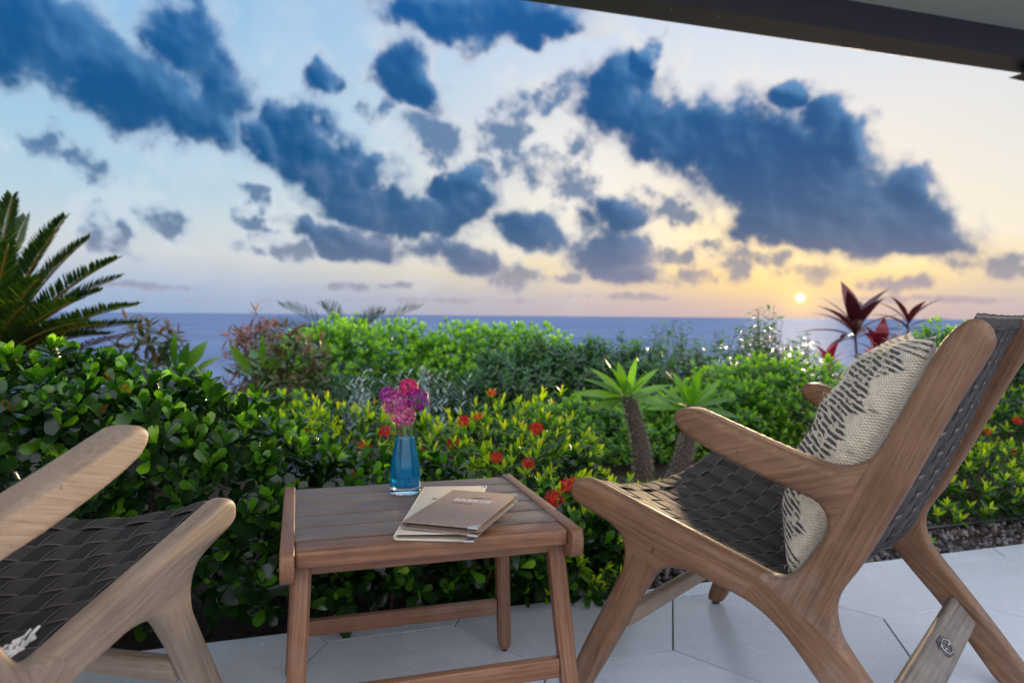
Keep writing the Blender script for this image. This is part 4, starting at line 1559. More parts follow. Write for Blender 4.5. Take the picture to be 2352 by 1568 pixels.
def menu(name, label, near_left, ang, W, L, z0, th, cover, letter, letter_col_small, open_gap, logo=True):
    "local frame: x from the spine outward along the near edge, y along the spine; origin at the near end of the spine"
    o3 = TBM @ Vector((near_left[0], near_left[1], z0))
    root = empty(name, o3, TB.rotation_euler.z + ang)
    tag(root, label, 'menu', 'two menu folders stacked on the table')
    ct = .0022
    mb = MB()
    mb.box((W / 2, L / 2, ct / 2), (W, L, ct), None, .0007, 2)
    mb.build('back_cover', cover, root)
    tilt = math.atan2(open_gap, W)
    rot = np.array([[math.cos(tilt), 0, -math.sin(tilt)], [0, 1, 0], [math.sin(tilt), 0, math.cos(tilt)]])
    fz_ = th - ct / 2
    fc = np.array([0, L / 2, fz_]) + rot @ np.array([W / 2, 0, 0])
    mb = MB()
    mb.box(fc, (W, L, ct), rot, .0007, 2)
    mb.build('front_cover', cover, root)
    # rounded spine
    mb = MB()
    a = np.linspace(math.pi / 2, 3 * math.pi / 2, 9)
    r0 = (th) / 2
    V, F = [], []
    for yy in (0, L):
        for q in a:
            V.append((r0 * .9 * math.cos(q), yy, th / 2 + r0 * math.sin(q)))
        for q in a[::-1]:
            V.append(((r0 - ct) * .9 * math.cos(q), yy, th / 2 + (r0 - ct) * math.sin(q)))
    n = len(V) // 2
    F = [(i, (i + 1) % n, n + (i + 1) % n, n + i) for i in range(n)] + [tuple(range(n))[::-1], tuple(range(n, 2 * n))]
    mb.add(V, F)
    mb.build('spine', cover, root)
    for k in range(2):
        mb = MB()
        zz = ct + .0008 + k * (th - 2 * ct) / 5
        mb.box((W / 2 + .002 + (k % 2) * .0015, L / 2, zz), (W - .010, L - .022 + (k % 3) * .004, .0007), None, 0)
        mb.build('page', PAPER, root, False)
    # metal corners on both covers
    for (zc, rr) in ((ct / 2, np.eye(3)), (fz_, rot)):
        for yy in (0, L):
            mb = MB()
            s_ = .017
            pr = [(W + .0008, yy - .0008 if yy == 0 else yy + .0008), (W + .0008, yy + (s_ if yy == 0 else -s_)), (W - s_, yy - .0008 if yy == 0 else yy + .0008)]
            V = []
            for dz in (-ct / 2 - .0006, ct / 2 + .0006):
                V += [rr @ np.array([p[0], 0, dz]) + np.array([0, p[1], zc]) for p in pr]
            mb.add(V, [(0, 1, 2), (5, 4, 3), (0, 3, 4, 1), (1, 4, 5, 2), (2, 5, 3, 0)])
            mb.build('corner_cap', METAL, root, False)
    # lettering pressed into the front
    frame = Matrix(((rot[0][0], rot[0][1], rot[0][2], 0), (rot[1][0], rot[1][1], rot[1][2], 0), (rot[2][0], rot[2][1], rot[2][2], fz_ + ct / 2 + .0001), (0, 0, 0, 1)))
    me = text_mesh('BREEZE', .0225, letter, .0005, .00025)
    tm = obj('title_lettering', me, root, mat4=frame @ Matrix.Translation((W * .50, L * .655, 0)))
    # serifs: feet and caps for the title
    # one short line of joined script, too small to read in the photograph
    q = np.linspace(0, 1, 70)
    line = np.stack([(q - .5) * .040, .0012 * np.sin(q * 62) * (.5 + .5 * np.cos(q * 9)) + .0022 * np.exp(-((q - .04) / .03) ** 2), np.full(70, .0003)], 1)
    sb = MB()
    sb.tube(line, .00045, 4)
    obj('subtitle_lettering', sb.mesh('subtitle_lettering', letter_col_small), root, mat4=frame @ Matrix.Translation((W * .40, L * .590, 0)))
    if logo:
        pts_t = [(-.020, 0), (-.012, .0035), (-.002, .0055), (.006, .0050), (.014, .0060), (.022, .0085)]
        pts_b = [(.022, .0080), (.012, .0035), (.004, -.0005), (-.006, -.0030), (-.014, -.0025)]
        pl = pts_t + pts_b
        n = len(pl)
        V = [(a_, b_, .0003) for a_, b_ in pl] + [(a_, b_, 0) for a_, b_ in pl]
        lg = obj('leaf_logo', mesh_np('leaf_logo', V, [tuple(range(n))[::-1]] + [(i, (i + 1) % n, n + (i + 1) % n, n + i) for i in range(n)], letter_col_small, False), root, mat4=frame @ Matrix.Translation((W * .56, L * .765, 0)))
    return root


LET_L = simple('letter_foil', c4(.72, .66, .64), .35, .2)
LET_D = simple('letter_dark', c4(.09, .06, .06), .6)
LET_B = simple('letter_brown', c4(.30, .25, .18), .6)
menu('menu_folder', 'pale beige menu folder lying underneath the brown one', (-.069, -.203), R(-18.4), .128, .322, TTOP + .0006, .0115, cloth_mat('beige_cloth', c4(.50, .44, .36), c4(.66, .60, .50)), LET_B, LET_B, .0035, False)
menu('menu_folder', 'grey brown cloth menu folder with title lettering, lying on top', (-.056, -.190), R(-34.0), .132, .226, TTOP + .0155, .0125, cloth_mat('brown_cloth', c4(.19, .135, .115), c4(.34, .255, .22)), LET_L, LET_D, .002, True)

# ================================================================== PLANTS
T_OBO = leaf_template('obovate', 1, .52, .16, -.10, 7)
T_LAN = leaf_template('lance', 1, .30, .25, -.12)
T_OVAL = leaf_template('oval', 1, .46, .2, -.12, 5)
T_SMALL = leaf_template('oval', 1, .5, .2, -.15, 4)
T_LONG = leaf_template('lance', 1, .20, .3, -.45, 8)
T_NEEDLE = leaf_template('lance', 1, .07, .2, -.08, 4)


def shrub(name, label, cat, c, r, n_sh, n_lf, L, tmpl, mat, parts=0, group=None, th=(20, 75), young=(.95, .25), zmin=-.25, fill=.5, up=.6, sname='foliage', jit=.08, tvar=.12, nstem=10, drop=0.0):
    base = np.array([c[0], c[1], -.05])
    root = empty(name, tuple(base))
    tag(root, label, cat, group)
    lv = Leaves()
    P, A = ellipsoid_shell(n_sh, c, r, zmin, jit)
    ok = P[:, 2] > .02
    P, A = P[ok], A[ok]
    A = A + np.array([0, 0, up])
    rosettes(lv, P, A, n_lf, L, th, young, tvar, drop=drop)
    # inner, older leaves
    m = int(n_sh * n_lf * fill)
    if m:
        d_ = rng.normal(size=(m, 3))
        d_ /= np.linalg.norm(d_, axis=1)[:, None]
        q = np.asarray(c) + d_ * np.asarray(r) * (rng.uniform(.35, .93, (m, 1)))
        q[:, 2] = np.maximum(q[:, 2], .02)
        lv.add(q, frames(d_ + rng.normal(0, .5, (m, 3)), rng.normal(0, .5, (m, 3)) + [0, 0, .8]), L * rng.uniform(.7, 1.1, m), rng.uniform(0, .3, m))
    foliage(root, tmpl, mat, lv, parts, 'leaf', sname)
    if nstem:
        stems(root, base, P[rng.choice(len(P), nstem)] * np.array([1, 1, .9]))
    return root, P, A


def flower_domes(root, pts, axes, rad, mat, name='flower_cluster', n=26):
    rl = np.array(root.location)
    tm = []
    for var in range(3):
        V, F, T = [], [], []
        for k in range(n):
            zz = 1 - .9 * (k + .5) / n
            ph = k * 2.4 + rng.normal(0, .2)
            rr = math.sqrt(1 - zz * zz)
            d_ = nrm(np.array([rr * math.cos(ph), rr * math.sin(ph), zz * .7]) + rng.normal(0, .08, 3))
            x_ = nrm(np.cross(d_, rng.normal(size=3)))
            y_ = np.cross(d_, x_)
            p = d_ * rng.uniform(.8, 1.05)
            for q in range(4):
                a = q * math.pi / 2
                e = x_ * math.cos(a) + y_ * math.sin(a)
                s_ = np.cross(d_, e)
                b = len(V)
                V += [p + e * .03 - s_ * .05, p + e * .03 + s_ * .05, p + e * .30 + s_ * .10 + d_ * .05, p + e * .42 + d_ * .02, p + e * .30 - s_ * .10 + d_ * .05]
                F.append((b, b + 1, b + 2, b + 3, b + 4))
                T += [rng.uniform(0, 1)] * 5
            b = len(V)
            V += [p + x_ * .02, p - x_ * .02, p * .25 - x_ * .01, p * .25 + x_ * .01]
            F.append((b, b + 1, b + 2, b + 3))
            T += [0.0] * 4
        tm.append(mesh_np(name, V, F, mat, False, {'tint': T}))
    for p, a in zip(pts, axes):
        a = nrm(nrm(a) + np.array([0, -.35, .35]))
        x_ = nrm(np.cross(a, rng.normal(size=3)))
        y_ = np.cross(a, x_)
        s_ = rad * rng.uniform(.75, 1.2)
        q = np.asarray(p) - rl + a * rad * .3
        obj(name, tm[rng.integers(3)], root, mat4=Matrix(((x_[0] * s_, y_[0] * s_, a[0] * s_, q[0]), (x_[1] * s_, y_[1] * s_, a[1] * s_, q[1]), (x_[2] * s_, y_[2] * s_, a[2] * s_, q[2]), (0, 0, 0, 1))))


# ---- round-leaved hedge along the pavement
def hedge():
    root = empty('hedge', tuple(P_edge(-.6, .35, -.03)))
    tag(root, 'dense hedge of glossy round leaves along the pavement behind the table', 'hedge')
    tk = [-2.3, -1.0, -.51, -.30, -.115, .09, .36, .60, .80, .90]
    hk = [.655, .64, .605, .55, .48, .365, .295, .25, .21, .13]
    dk = [.85, .80, .70, .66, .60, .50, .44, .38, .32, .2]
    ht = lambda t_: np.interp(t_, tk, hk)
    dp = lambda t_: np.interp(t_, tk, dk)
    lump = lambda a, b: .030 * np.sin(a * 9 + 1) * np.sin(b * 11) + .022 * np.sin(a * 21 + b * 13)
    lv = Leaves()
    T_, A_ = [], []
    n = 800
    for _ in range(n):       # top
        t_ = rng.uniform(-2.2, .86)
        d_ = rng.uniform(-.02, 1) * dp(t_)
        rnd = max(0, 1 - d_ / .16)
        z_ = ht(t_) + lump(t_, d_) - .06 * rnd ** 2 + rng.normal(0, .018)
        T_.append(P_edge(t_, d_, z_))
        A_.append(np.array([0, 0, 1.0]) - EDGE_N * (.55 * rnd) + rng.normal(0, .28, 3))
    for _ in range(560):     # front
        t_ = rng.uniform(-2.2, .90)
        z_ = ht(t_) * rng.uniform(.05, 1) ** .8
        d_ = .02 + lump(t_ + 3, z_ * 3) + rng.normal(0, .025) - .02 * (z_ > .25)
        T_.append(P_edge(t_, d_, z_))
        A_.append(-EDGE_N * 1.0 + np.array([0, 0, .55]) + rng.normal(0, .35, 3))
    for _ in range(120):     # end
        d_ = rng.uniform(0, .4)
        z_ = rng.uniform(.03, .22)
        T_.append(P_edge(.88 + rng.normal(0, .03), d_, z_))
        A_.append(EDGE_DIR + np.array([0, 0, .6]) + rng.normal(0, .3, 3))
    for (px, py, Y) in ((300, 840, 1.95), (345, 880, 1.9), (120, 800, 1.85), (420, 860, 2.1), (590, 905, 2.0), (700, 1060, 1.95), (640, 1090, 1.80), (270, 1160, 1.68), (620, 1210, 1.73), (745, 1085, 1.9)):
        T_.append(at_depth(px, py, Y))          # sprigs that stand clear of the mass
        A_.append(np.array([0, -.3, 1.0]) + rng.normal(0, .15, 3))
    T_, A_ = np.array(T_), np.array(A_)
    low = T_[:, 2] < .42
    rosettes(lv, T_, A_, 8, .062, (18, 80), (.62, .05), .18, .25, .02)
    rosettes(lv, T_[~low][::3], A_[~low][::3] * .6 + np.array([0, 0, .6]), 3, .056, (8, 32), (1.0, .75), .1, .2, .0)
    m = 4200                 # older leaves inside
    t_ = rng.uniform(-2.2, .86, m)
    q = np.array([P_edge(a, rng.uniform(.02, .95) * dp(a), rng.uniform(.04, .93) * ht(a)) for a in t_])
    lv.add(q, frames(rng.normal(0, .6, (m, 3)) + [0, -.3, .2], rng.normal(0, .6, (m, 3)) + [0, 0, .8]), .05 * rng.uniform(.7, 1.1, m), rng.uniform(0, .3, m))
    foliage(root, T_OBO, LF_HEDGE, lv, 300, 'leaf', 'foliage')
    rl = np.array(root.location)
    mb = MB()
    for k in range(70):
        t0 = rng.uniform(-2.1, .8)
        b = P_edge(t0, rng.uniform(.12, .4), -.05)
        i = np.argmin(np.abs((T_ - b) @ EDGE_DIR) + rng.uniform(0, .25, len(T_)))
        mid = (b + T_[i]) / 2 + rng.normal(0, .03, 3)
        mb.tube(np.array([b, mid, T_[i]]) - rl, [.006, .0045, .002], 5)
    mb.build('branch', BARK, root)


hedge()

# ---- ixora bushes
IX = 'ixora bushes with red flower heads'


def ixora(label, c, r, n_sh, nfl, L=.050, parts=150, fl_px=None, depth=None):
    root, P, A = shrub('ixora_bush', label, 'bush', c, r, n_sh, 8, L, T_LAN, LF_IXORA, parts, IX, (12, 70), (1.0, .22), -.3, .45, .9, tvar=.15)
    front = np.where((P[:, 1] < c[1] + r[1] * .2) & (P[:, 2] > c[2]))[0]
    pk = rng.choice(front, nfl, replace=False)
    pts, axs = [P[i] for i in pk], [A[i] for i in pk]
    for q in (fl_px or []):
        pts.append(at_depth(q[0], q[1], q[2]))
        axs.append(np.array([0, -.5, 1.0]))
    flower_domes(root, pts, axs, .021, PETAL_RED)
    return root


ixora('yellow green ixora bush between the round-leaved hedge and the vase', at_depth(800, 1085, 2.75) * [1, 1, 0] + [0, 0, .08], (.34, .46, .34), 330, 5, fl_px=[(885, 995, 2.45), (545, 992, 2.05)])
ixora('yellow green ixora bush right behind the blue vase', at_depth(985, 1085, 2.65) * [1, 1, 0] + [0, 0, .06], (.26, .42, .32), 260, 4)
ixora('broad ixora bush with most red heads, just beyond the table', at_depth(1180, 1085, 2.75) * [1, 1, 0] + [0, 0, .09], (.34, .46, .355), 330, 7, fl_px=[(1140, 1055, 2.2), (1212, 1068, 2.25), (1065, 972, 2.5), (1232, 990, 2.5)])
ixora('low ixora tucked between the table corner and the strapped chair', np.array([.145, 2.10, .06]), (.20, .17, .24), 130, 2, .048, 130, [(1272, 1150, 1.93), (1300, 1120, 2.0)])
ixora('small ixora sprigs beside the near spiny trunk', np.array([.40, 2.42, .02]), (.17, .15, .20), 60, 0, .050, 60)
ixora('low ixora bush at the pavement beyond the chair back', np.array([1.98, 3.02, .02]), (.42, .30, .24), 260, 3, .05, 120)
ixora('ixora bush with a red head, second row beyond the chair back', np.array([2.62, 3.9, .10]), (.55, .32, .30), 280, 4, .05, 120, [(2335, 970, 3.55)])

# ---- silver sprigs
for px, py, Y, lab in ((830, 905, 3.3, 'silver grey leafy sprig left of the vase flowers'), (990, 900, 3.3, 'silver grey leafy sprig right of the vase flowers'), (912, 892, 3.5, 'small silver sprig behind the vase flowers')):
    top = at_depth(px, py - 58 if px != 912 else py - 40, Y)
    base = np.array([top[0] + rng.normal(0, .02), top[1], -.04])
    root = empty('silver_bush', tuple(base))
    tag(root, lab, 'bush', 'silver grey bushes before the far hedge')
    lv = Leaves()
    for s in range(11 if px != 912 else 4):
        tp = top + np.array([rng.normal(0, .06), rng.normal(0, .05), -abs(rng.normal(0, .08)) if s else 0])
        q = np.linspace(.25, 1, 26)
        pts = base + (tp - base) * q[:, None]
        ph = np.arange(26) * 2.4
        D = np.stack([np.cos(ph), np.sin(ph), np.full(26, .9)], 1)
        lv.add(pts, frames(D, np.tile([0, 0, 1.0], (26, 1))), .056 * (1.15 - .5 * q), rng.uniform(.3, 1, 26))
    foliage(root, T_LAN, LF_SILVER, lv, 60)
    stems(root, base, [top], rad=.003)

# ---- far hedges and clipped mounds
FH = 'hedge bushes beyond the garden bed'
shrub('clipped_bush', 'bright green clipped bush standing on the horizon behind the vase', 'bush', at_depth(830, 900, 6.2) * [1, 1, 0] + [0, 0, .24], (.85, .7, .47), 1500, 8, .055, T_OVAL, LF_BRIGHT, 150, FH, (15, 70), (1, .3), -.5, .5, 1.0, nstem=12)
shrub('clipped_bush', 'bright green clipped bush joining the glossy dark one', 'bush', at_depth(1130, 900, 6.4) * [1, 1, 0] + [0, 0, .22], (.85, .7, .46), 1400, 8, .055, T_OVAL, LF_BRIGHT, 150, FH, (15, 70), (1, .3), -.5, .5, 1.0, nstem=12)
shrub('glossy_bush', 'dark glossy bush with drooping narrow leaves behind the spiny trunks', 'bush', at_depth(1300, 910, 5.2) * [1, 1, 0] + [0, 0, .14], (.80, .55, .46), 1100, 9, .070, T_LAN, LF_DARK, 200, FH, (30, 105), (.8, .1), -.5, .6, .5, nstem=12, drop=.45)
# lower dark foot of the far hedge, seen between ixora and clipped bush
shrub('glossy_bush', 'low dark glossy bush in the shade behind the silver sprigs', 'bush', at_depth(900, 940, 4.9) * [1, 1, 0] + [0, 0, .05], (1.1, .4, .30), 700, 8, .055, T_LAN, LF_DARK, 120, FH, (25, 90), (.45, .0), -.4, .6, .5, nstem=8)


def tall_bush(label, spots, Y, hts, seed):
    "open upright shoots with leaves in pairs, against the sea"
    c = at_depth(spots[0][0], 850, Y)
    base = np.array([c[0], c[1], -.05])
    root = empty('upright_bush', tuple(base))
    tag(root, label, 'bush', 'open upright bushes against the sea')
    lv = Leaves()
    mb = MB()
    for px, py in spots:
        for s in range(7):
            tp = at_depth(px + rng.normal(0, 22), py + (abs(rng.normal(0, 24)) if s else 0), Y + rng.normal(0, .25))
            b = np.array([tp[0] + rng.normal(0, .15), tp[1] + rng.normal(0, .15), -.02])
            nn = 34
            q = np.linspace(.12, 1, nn)
            lean = np.stack([.06 * q ** 2 * rng.choice([-1, 1]), 0 * q, 0 * q], 1)
            pts = b + (tp - b) * q[:, None] + lean
            ph = np.arange(nn) * 2.4 + rng.uniform(0, 6)
            D = np.stack([np.cos(ph), np.sin(ph), np.full(nn, .15)], 1) + rng.normal(0, .2, (nn, 3))
            lv.add(pts, frames(D, np.tile([0, 0, 1.0], (nn, 1)) + rng.normal(0, .3, (nn, 3))), .115 * (1.15 - .55 * q) * rng.uniform(.8, 1.2, nn), .2 + .5 * q + rng.normal(0, .15, nn))
            mb.tube(np.array([b, (b + tp) / 2, tp]) - base, [.006, .004, .002], 5)
    foliage(root, leaf_template('lance', 1, .34, .2, -.3, 6), LF_DARK, lv, 220)
    mb.build('stem', BARK, root)


tall_bush('dark open bush of upright shoots, nearer the vase, against the sea', [(1480, 780), (1500, 745), (1545, 735), (1570, 770), (1440, 800), (1400, 805), (1530, 800), (1600, 790)], 6.4, None, 1)
tall_bush('dark open bush whose tallest shoot rises under the setting sun', [(1640, 760), (1690, 745), (1735, 735), (1768, 700), (1750, 760), (1800, 775), (1840, 765), (1665, 795), (1710, 800), (1780, 800)], 6.8, None, 2)
shrub('clipped_mound', 'bright topped clipped mound behind the spiny trunks, behind the chair arm', 'bush', at_depth(1800, 950, 4.6) * [1, 1, 0] + [0, 0, .13], (.62, .55, .40), 1300, 8, .040, T_SMALL, LF_BRIGHT, 120, 'clipped green mounds', (25, 80), (1, .25), -.4, .6, 1.1, nstem=8)
shrub('clipped_mound', 'lower clipped mound in front of the bright topped one', 'bush', at_depth(1640, 985, 4.3) * [1, 1, 0] + [0, 0, .06], (.45, .40, .32), 800, 8, .040, T_SMALL, LF_BRIGHT, 100, 'clipped green mounds', (25, 80), (.95, .25), -.4, .6, 1.1, nstem=8)
r_, P_, A_ = shrub('groundcover_bush', 'low green spreading bush dotted with orange flowers by the spiny trunks', 'bush', at_depth(1400, 1010, 4.25) * [1, 1, 0] + [0, 0, .03], (.62, .46, .27), 1000, 8, .036, T_SMALL, LF_BRIGHT, 150, None, (35, 85), (.95, .25), -.1, .4, 1.2, nstem=8)
pk = rng.choice(np.where(P_[:, 1] < P_[:, 1].mean())[0], 22, replace=False)
flower_domes(r_, P_[pk], A_[pk], .011, PETAL_ORANGE, n=10)
shrub('round_leaf_sprig', 'single dark round-leaved sprig before the spiny trunks', 'bush', at_depth(1330, 1110, 2.6) * [1, 1, 0] + [0, 0, .20], (.075, .07, .11), 16, 8, .055, T_OBO, LF_HEDGE, 120, None, (25, 85), (.45, .05), -.6, .2, .5, nstem=4)
shrub('dark_hedge', 'dark green hedge farther off behind the chair back', 'hedge', at_depth(2420, 900, 5.4) * [1, 1, 0] + [0, 0, .20], (1.1, .6, .50), 1100, 8, .055, T_OVAL, LF_DARK, 120, None, (25, 85), (.8, .1), -.4, .5, .8, nstem=8)
shrub('garden_bush', 'fresh green bush showing over the cushion beside the red plants', 'bush', at_depth(2190, 800, 6.0) * [1, 1, 0] + [0, 0, .32], (.42, .35, .40), 300, 8, .085, T_LAN, LF_BRIGHT, 100, None, (25, 85), (.95, .2), -.3, .5, .8, nstem=6)
shrub('garden_bush', 'fresh green bush showing between the two chair posts', 'bush', at_depth(2330, 790, 5.8) * [1, 1, 0] + [0, 0, .36], (.30, .3, .40), 240, 8, .085, T_LAN, LF_BRIGHT, 80, None, (25, 85), (.95, .2), -.3, .5, .8, nstem=6)


# ---- spiny trunks with a rosette (Madagascar palms)
def pachy(label, base_px, top_px, Y, nleaf, L):
    base = at_depth(*base_px, Y)
    base[2] = -.04
    top = at_depth(*top_px, Y)
    root = empty('spiny_palm', tuple(base))
    tag(root, label, 'palm', 'spiny palms in the garden bed')
    mid = (base + top) / 2 + np.array([.045, 0, 0])
    q = np.linspace(0, 1, 14)[:, None]
    pts = (1 - q) ** 2 * base + 2 * q * (1 - q) * mid + q ** 2 * top
    rad = np.linspace(.047, .031, 14)
    rad[-1] = .022
    mb = MB()
    mb.tube(pts - base, rad, 16)
    mb.build('trunk', BARK_SPINE, root)
    sp = MB()
    for k in range(620):
        i = rng.integers(0, 13)
        a = rng.uniform(0, 6.28)
        f_ = rng.uniform()
        p = pts[i] * (1 - f_) + pts[min(i + 1, 13)] * f_
        r0 = rad[i] * .97
        d_ = np.array([math.cos(a), math.sin(a), rng.normal(.1, .3)])
        b = p - base + np.array([math.cos(a), math.sin(a), 0]) * r0
        sp.tube([b, b + nrm(d_) * rng.uniform(.012, .024)], [.0016, .0003], 3, False)
    s_ = sp.build('spines', SPINE, root)
    s_['kind'] = 'stuff'
    lv = Leaves()
    ph0 = rng.uniform(0, 6)
    for k in range(nleaf):
        qk = k / (nleaf - 1)
        th = R(12 + 84 * qk ** .8)
        ph = ph0 + k * 2.4
        e = np.array([math.cos(ph), math.sin(ph), 0])
        D = np.array([0, 0, 1.0]) * math.cos(th) + e * math.sin(th)
        N = np.array([0, 0, 1.0]) * math.sin(th) - e * math.cos(th)
        N = N + np.array([rng.normal(0, .15), -.75 * math.sin(th), .1])
        lv.add([top + e * .018 - np.array([0, 0, .02 * qk])], frames(D[None], N[None]), [L * rng.uniform(.85, 1.1) * (.75 + .25 * qk)], [rng.uniform(.3, 1)])
    foliage(root, leaf_template('lance', 1, .225, .18, -.16, 8), LF_PACHY, lv, 60)
    return root


pachy('spiny palm with a clear leaf rosette, nearer the table', (1478, 1112), (1440, 905), 3.35, 19, .25)
pachy('spiny palm half hidden behind the teak chair arm', (1545, 1100), (1588, 930), 3.5, 19, .25)


# ---- red cordylines
def cordyline(label, base_px, top_px, Y, n, L, W, flare=(6, 78), tint=(.0, .45), grp='tall dark red cordylines'):
    top = at_depth(*top_px, Y)
    base = at_depth(base_px[0], base_px[1], Y)
    base[2] = -.06
    root = empty('cordyline', tuple(base))
    tag(root, label, 'plant', grp)
    mb = MB()
    mb.tube(np.array([base, (base + top) / 2 + np.array([.015, 0, 0]), top]) - base, [.015, .012, .011], 8)
    mb.build('stem', simple('red_stem', c4(.12, .07, .07), .7, 0, .3, .3, 60), root)
    lv = Leaves()
    ph0 = rng.uniform(0, 6)
    for k in range(n):
        q = k / (n - 1)
        th = R(flare[0] + (flare[1] - flare[0]) * q)
        ph = ph0 + k * 2.4
        e = np.array([math.cos(ph), math.sin(ph) * .8, 0])
        D = np.array([0, 0, 1.0]) * math.cos(th) + e * math.sin(th)
        N = np.array([0, 0, 1.0]) * math.sin(th) - e * math.cos(th)
        l_ = L * rng.uniform(.85, 1.1)
        lv.add([top + np.array([0, 0, -.10 * q + .02])], frames(D[None], N[None]), np.array([[l_ * (W / .2) * (1.25 if q < .3 else .8), l_, l_]]), [rng.uniform(*tint)])
    foliage(root, T_LONG, LF_RED, lv, 60)


cordyline('tall maroon cordyline with broad upright leaves, just past the sun', (1968, 900), (1964, 760), 6.4, 15, .44, .27)
cordyline('tall maroon cordyline with narrow spreading leaves, behind the cushion', (2088, 900), (2085, 745), 6.6, 13, .38, .15, (25, 85))
cordyline('short crimson cordyline between the two tall ones', (2020, 900), (2022, 815), 6.2, 16, .30, .30, (5, 85), (.3, 1.0), 'short red cordylines')
cordyline('low red cordyline left of the tall maroon ones', (1900, 900), (1905, 840), 6.0, 14, .20, .30, (5, 80), (.5, 1.0), 'short red cordylines')
cordyline('low red cordyline at the foot of the maroon ones, by the cushion', (1985, 900), (1995, 850), 5.8, 14, .20, .30, (5, 85), (.4, 1.0), 'short red cordylines')


# ---- fronds
def frond_mesh(pts, leaf_len, n, mat, up=(0, 0, 1), width=.012, vee=.5, tint=(0, .6), rach=.006, tip=.35):
    pts = np.asarray(pts, float)
    q = np.linspace(.12, 1, n)
    par = np.linspace(0, 1, len(pts))
    P = np.stack([np.interp(q, par, pts[:, k]) for k in range(3)], 1)
    T = np.gradient(P, axis=0)
    T /= np.linalg.norm(T, axis=1)[:, None]
    side = np.cross(T, np.asarray(up, float))
    side /= np.linalg.norm(side, axis=1)[:, None] + 1e-9
    upv = np.cross(side, T)
    ln = leaf_len * np.clip(np.sin(np.pi * (q * .86 + .1)) ** .6, tip, 1)
    V, F, TT = [], [], []
    V0, F0 = leaf_template('lance', 1, 1, .0, -.12, 4)
    for s_ in (-1, 1):
        D = side * s_ * .72 + T * .80 + upv * vee + rng.normal(0, .06, (n, 3))
        Rm = frames(D, upv + rng.normal(0, .1, (n, 3)))
        S = np.stack([np.full(n, width), ln, ln], 1)
        VV = np.einsum('nij,nvj->nvi', Rm, V0[None] * S[:, None]) + P[:, None]
        F += [tuple(f + len(V) + i * len(V0)) for i in range(n) for f in F0]
        V += list(VV.reshape(-1, 3))
        TT += list(np.repeat(rng.uniform(*tint, n), len(V0)))
    mb = MB()
    mb.tube(pts, np.linspace(rach, rach * .25, len(pts)), 6)
    b = len(V)
    V += list(mb.V[0])
    F += [tuple(i + b for i in f) for f in mb.F]
    TT += [min(1.0, tint[1] + .25)] * len(mb.V[0])
    return mesh_np('frond', V, F, mat, True, {'tint': np.clip(TT, 0, 1)})


def arc(a, b, lift, n=10):
    q = np.linspace(0, 1, n)[:, None]
    m = (a + b) / 2 + np.array([0, 0, lift])
    return (1 - q) ** 2 * a + 2 * q * (1 - q) * m + q ** 2 * b


sago_base = np.array([-3.15, 4.2, .0])
sg = empty('sago_palm', tuple(sago_base))
tag(sg, 'large sago palm with stiff feathery fronds beside the sea view', 'palm')
mb = MB()
mb.tube([(0, 0, -.1), (0, 0, .2), (0, 0, .42)], [.14, .15, .10], 12)
mb.build('trunk', BARK, sg)
crown = np.array([0, 0, .42])
tips_px = [(28, 452, 3.9), (150, 500, 4.1), (205, 548, 4.3), (268, 596, 4.0), (278, 636, 4.4), (318, 700, 3.8), (240, 745, 3.7), (-60, 430, 4.0), (-160, 470, 4.3), (-250, 560, 4.2), (-330, 650, 4.0), (90, 640, 3.5), (180, 690, 3.45), (20, 560, 3.6), (-60, 620, 3.3), (60, 500, 4.6), (250, 768, 4.0), (322, 742, 4.2), (150, 590, 4.5), (100, 550, 4.4), (60, 700, 3.6), (232, 668, 4.3), (128, 535, 4.2), (30, 640, 3.9), (190, 740, 3.5)]
for px, py, Y in tips_px:
    tip = at_depth(px, py, Y) - sago_base
    pts = arc(crown, tip, .10 + .08 * abs(tip[2] - .42))
    obj('frond', frond_mesh(pts, .135, 105, LF_PALM, (0, 0, 1), .012, .55, (0, .75), .009), sg)
for k in range(9):
    tip = at_depth(rng.uniform(40, 330), rng.uniform(760, 830), rng.uniform(3.7, 4.3)) - sago_base
    obj('dry_frond', frond_mesh(arc(crown - [0, 0, .12], tip, .10), .11, 40, LF_DRY, (0, 0, 1), .010, .1, (0, 1), .007), sg)

# palm beyond the far hedge: only the frond tips clear it
pb = at_depth(800, 900, 8.6)
pb[2] = -.6
pr = empty('feather_palm', tuple(pb))
tag(pr, 'feather palm whose frond tips clear the bright green bush', 'palm')
mb = MB()
mb.tube([(0, 0, -.3), (0, 0, .4), (0, 0, .8)], [.10, .09, .08], 10)
mb.build('trunk', BARK, pr)
for px, py, Y in ((648, 705, 8.2), (742, 708, 8.4), (880, 722, 8.5), (962, 708, 8.8), (610, 745, 8.2), (690, 760, 8.0), (850, 745, 9.0)):
    tip = at_depth(px, py, Y) - pb
    obj('frond', frond_mesh(arc(np.array([0, 0, .8]), tip, .25), .30, 34, LF_PALM, (0, 0, 1), .014, .55, (0, .4), .010, .5), pr)


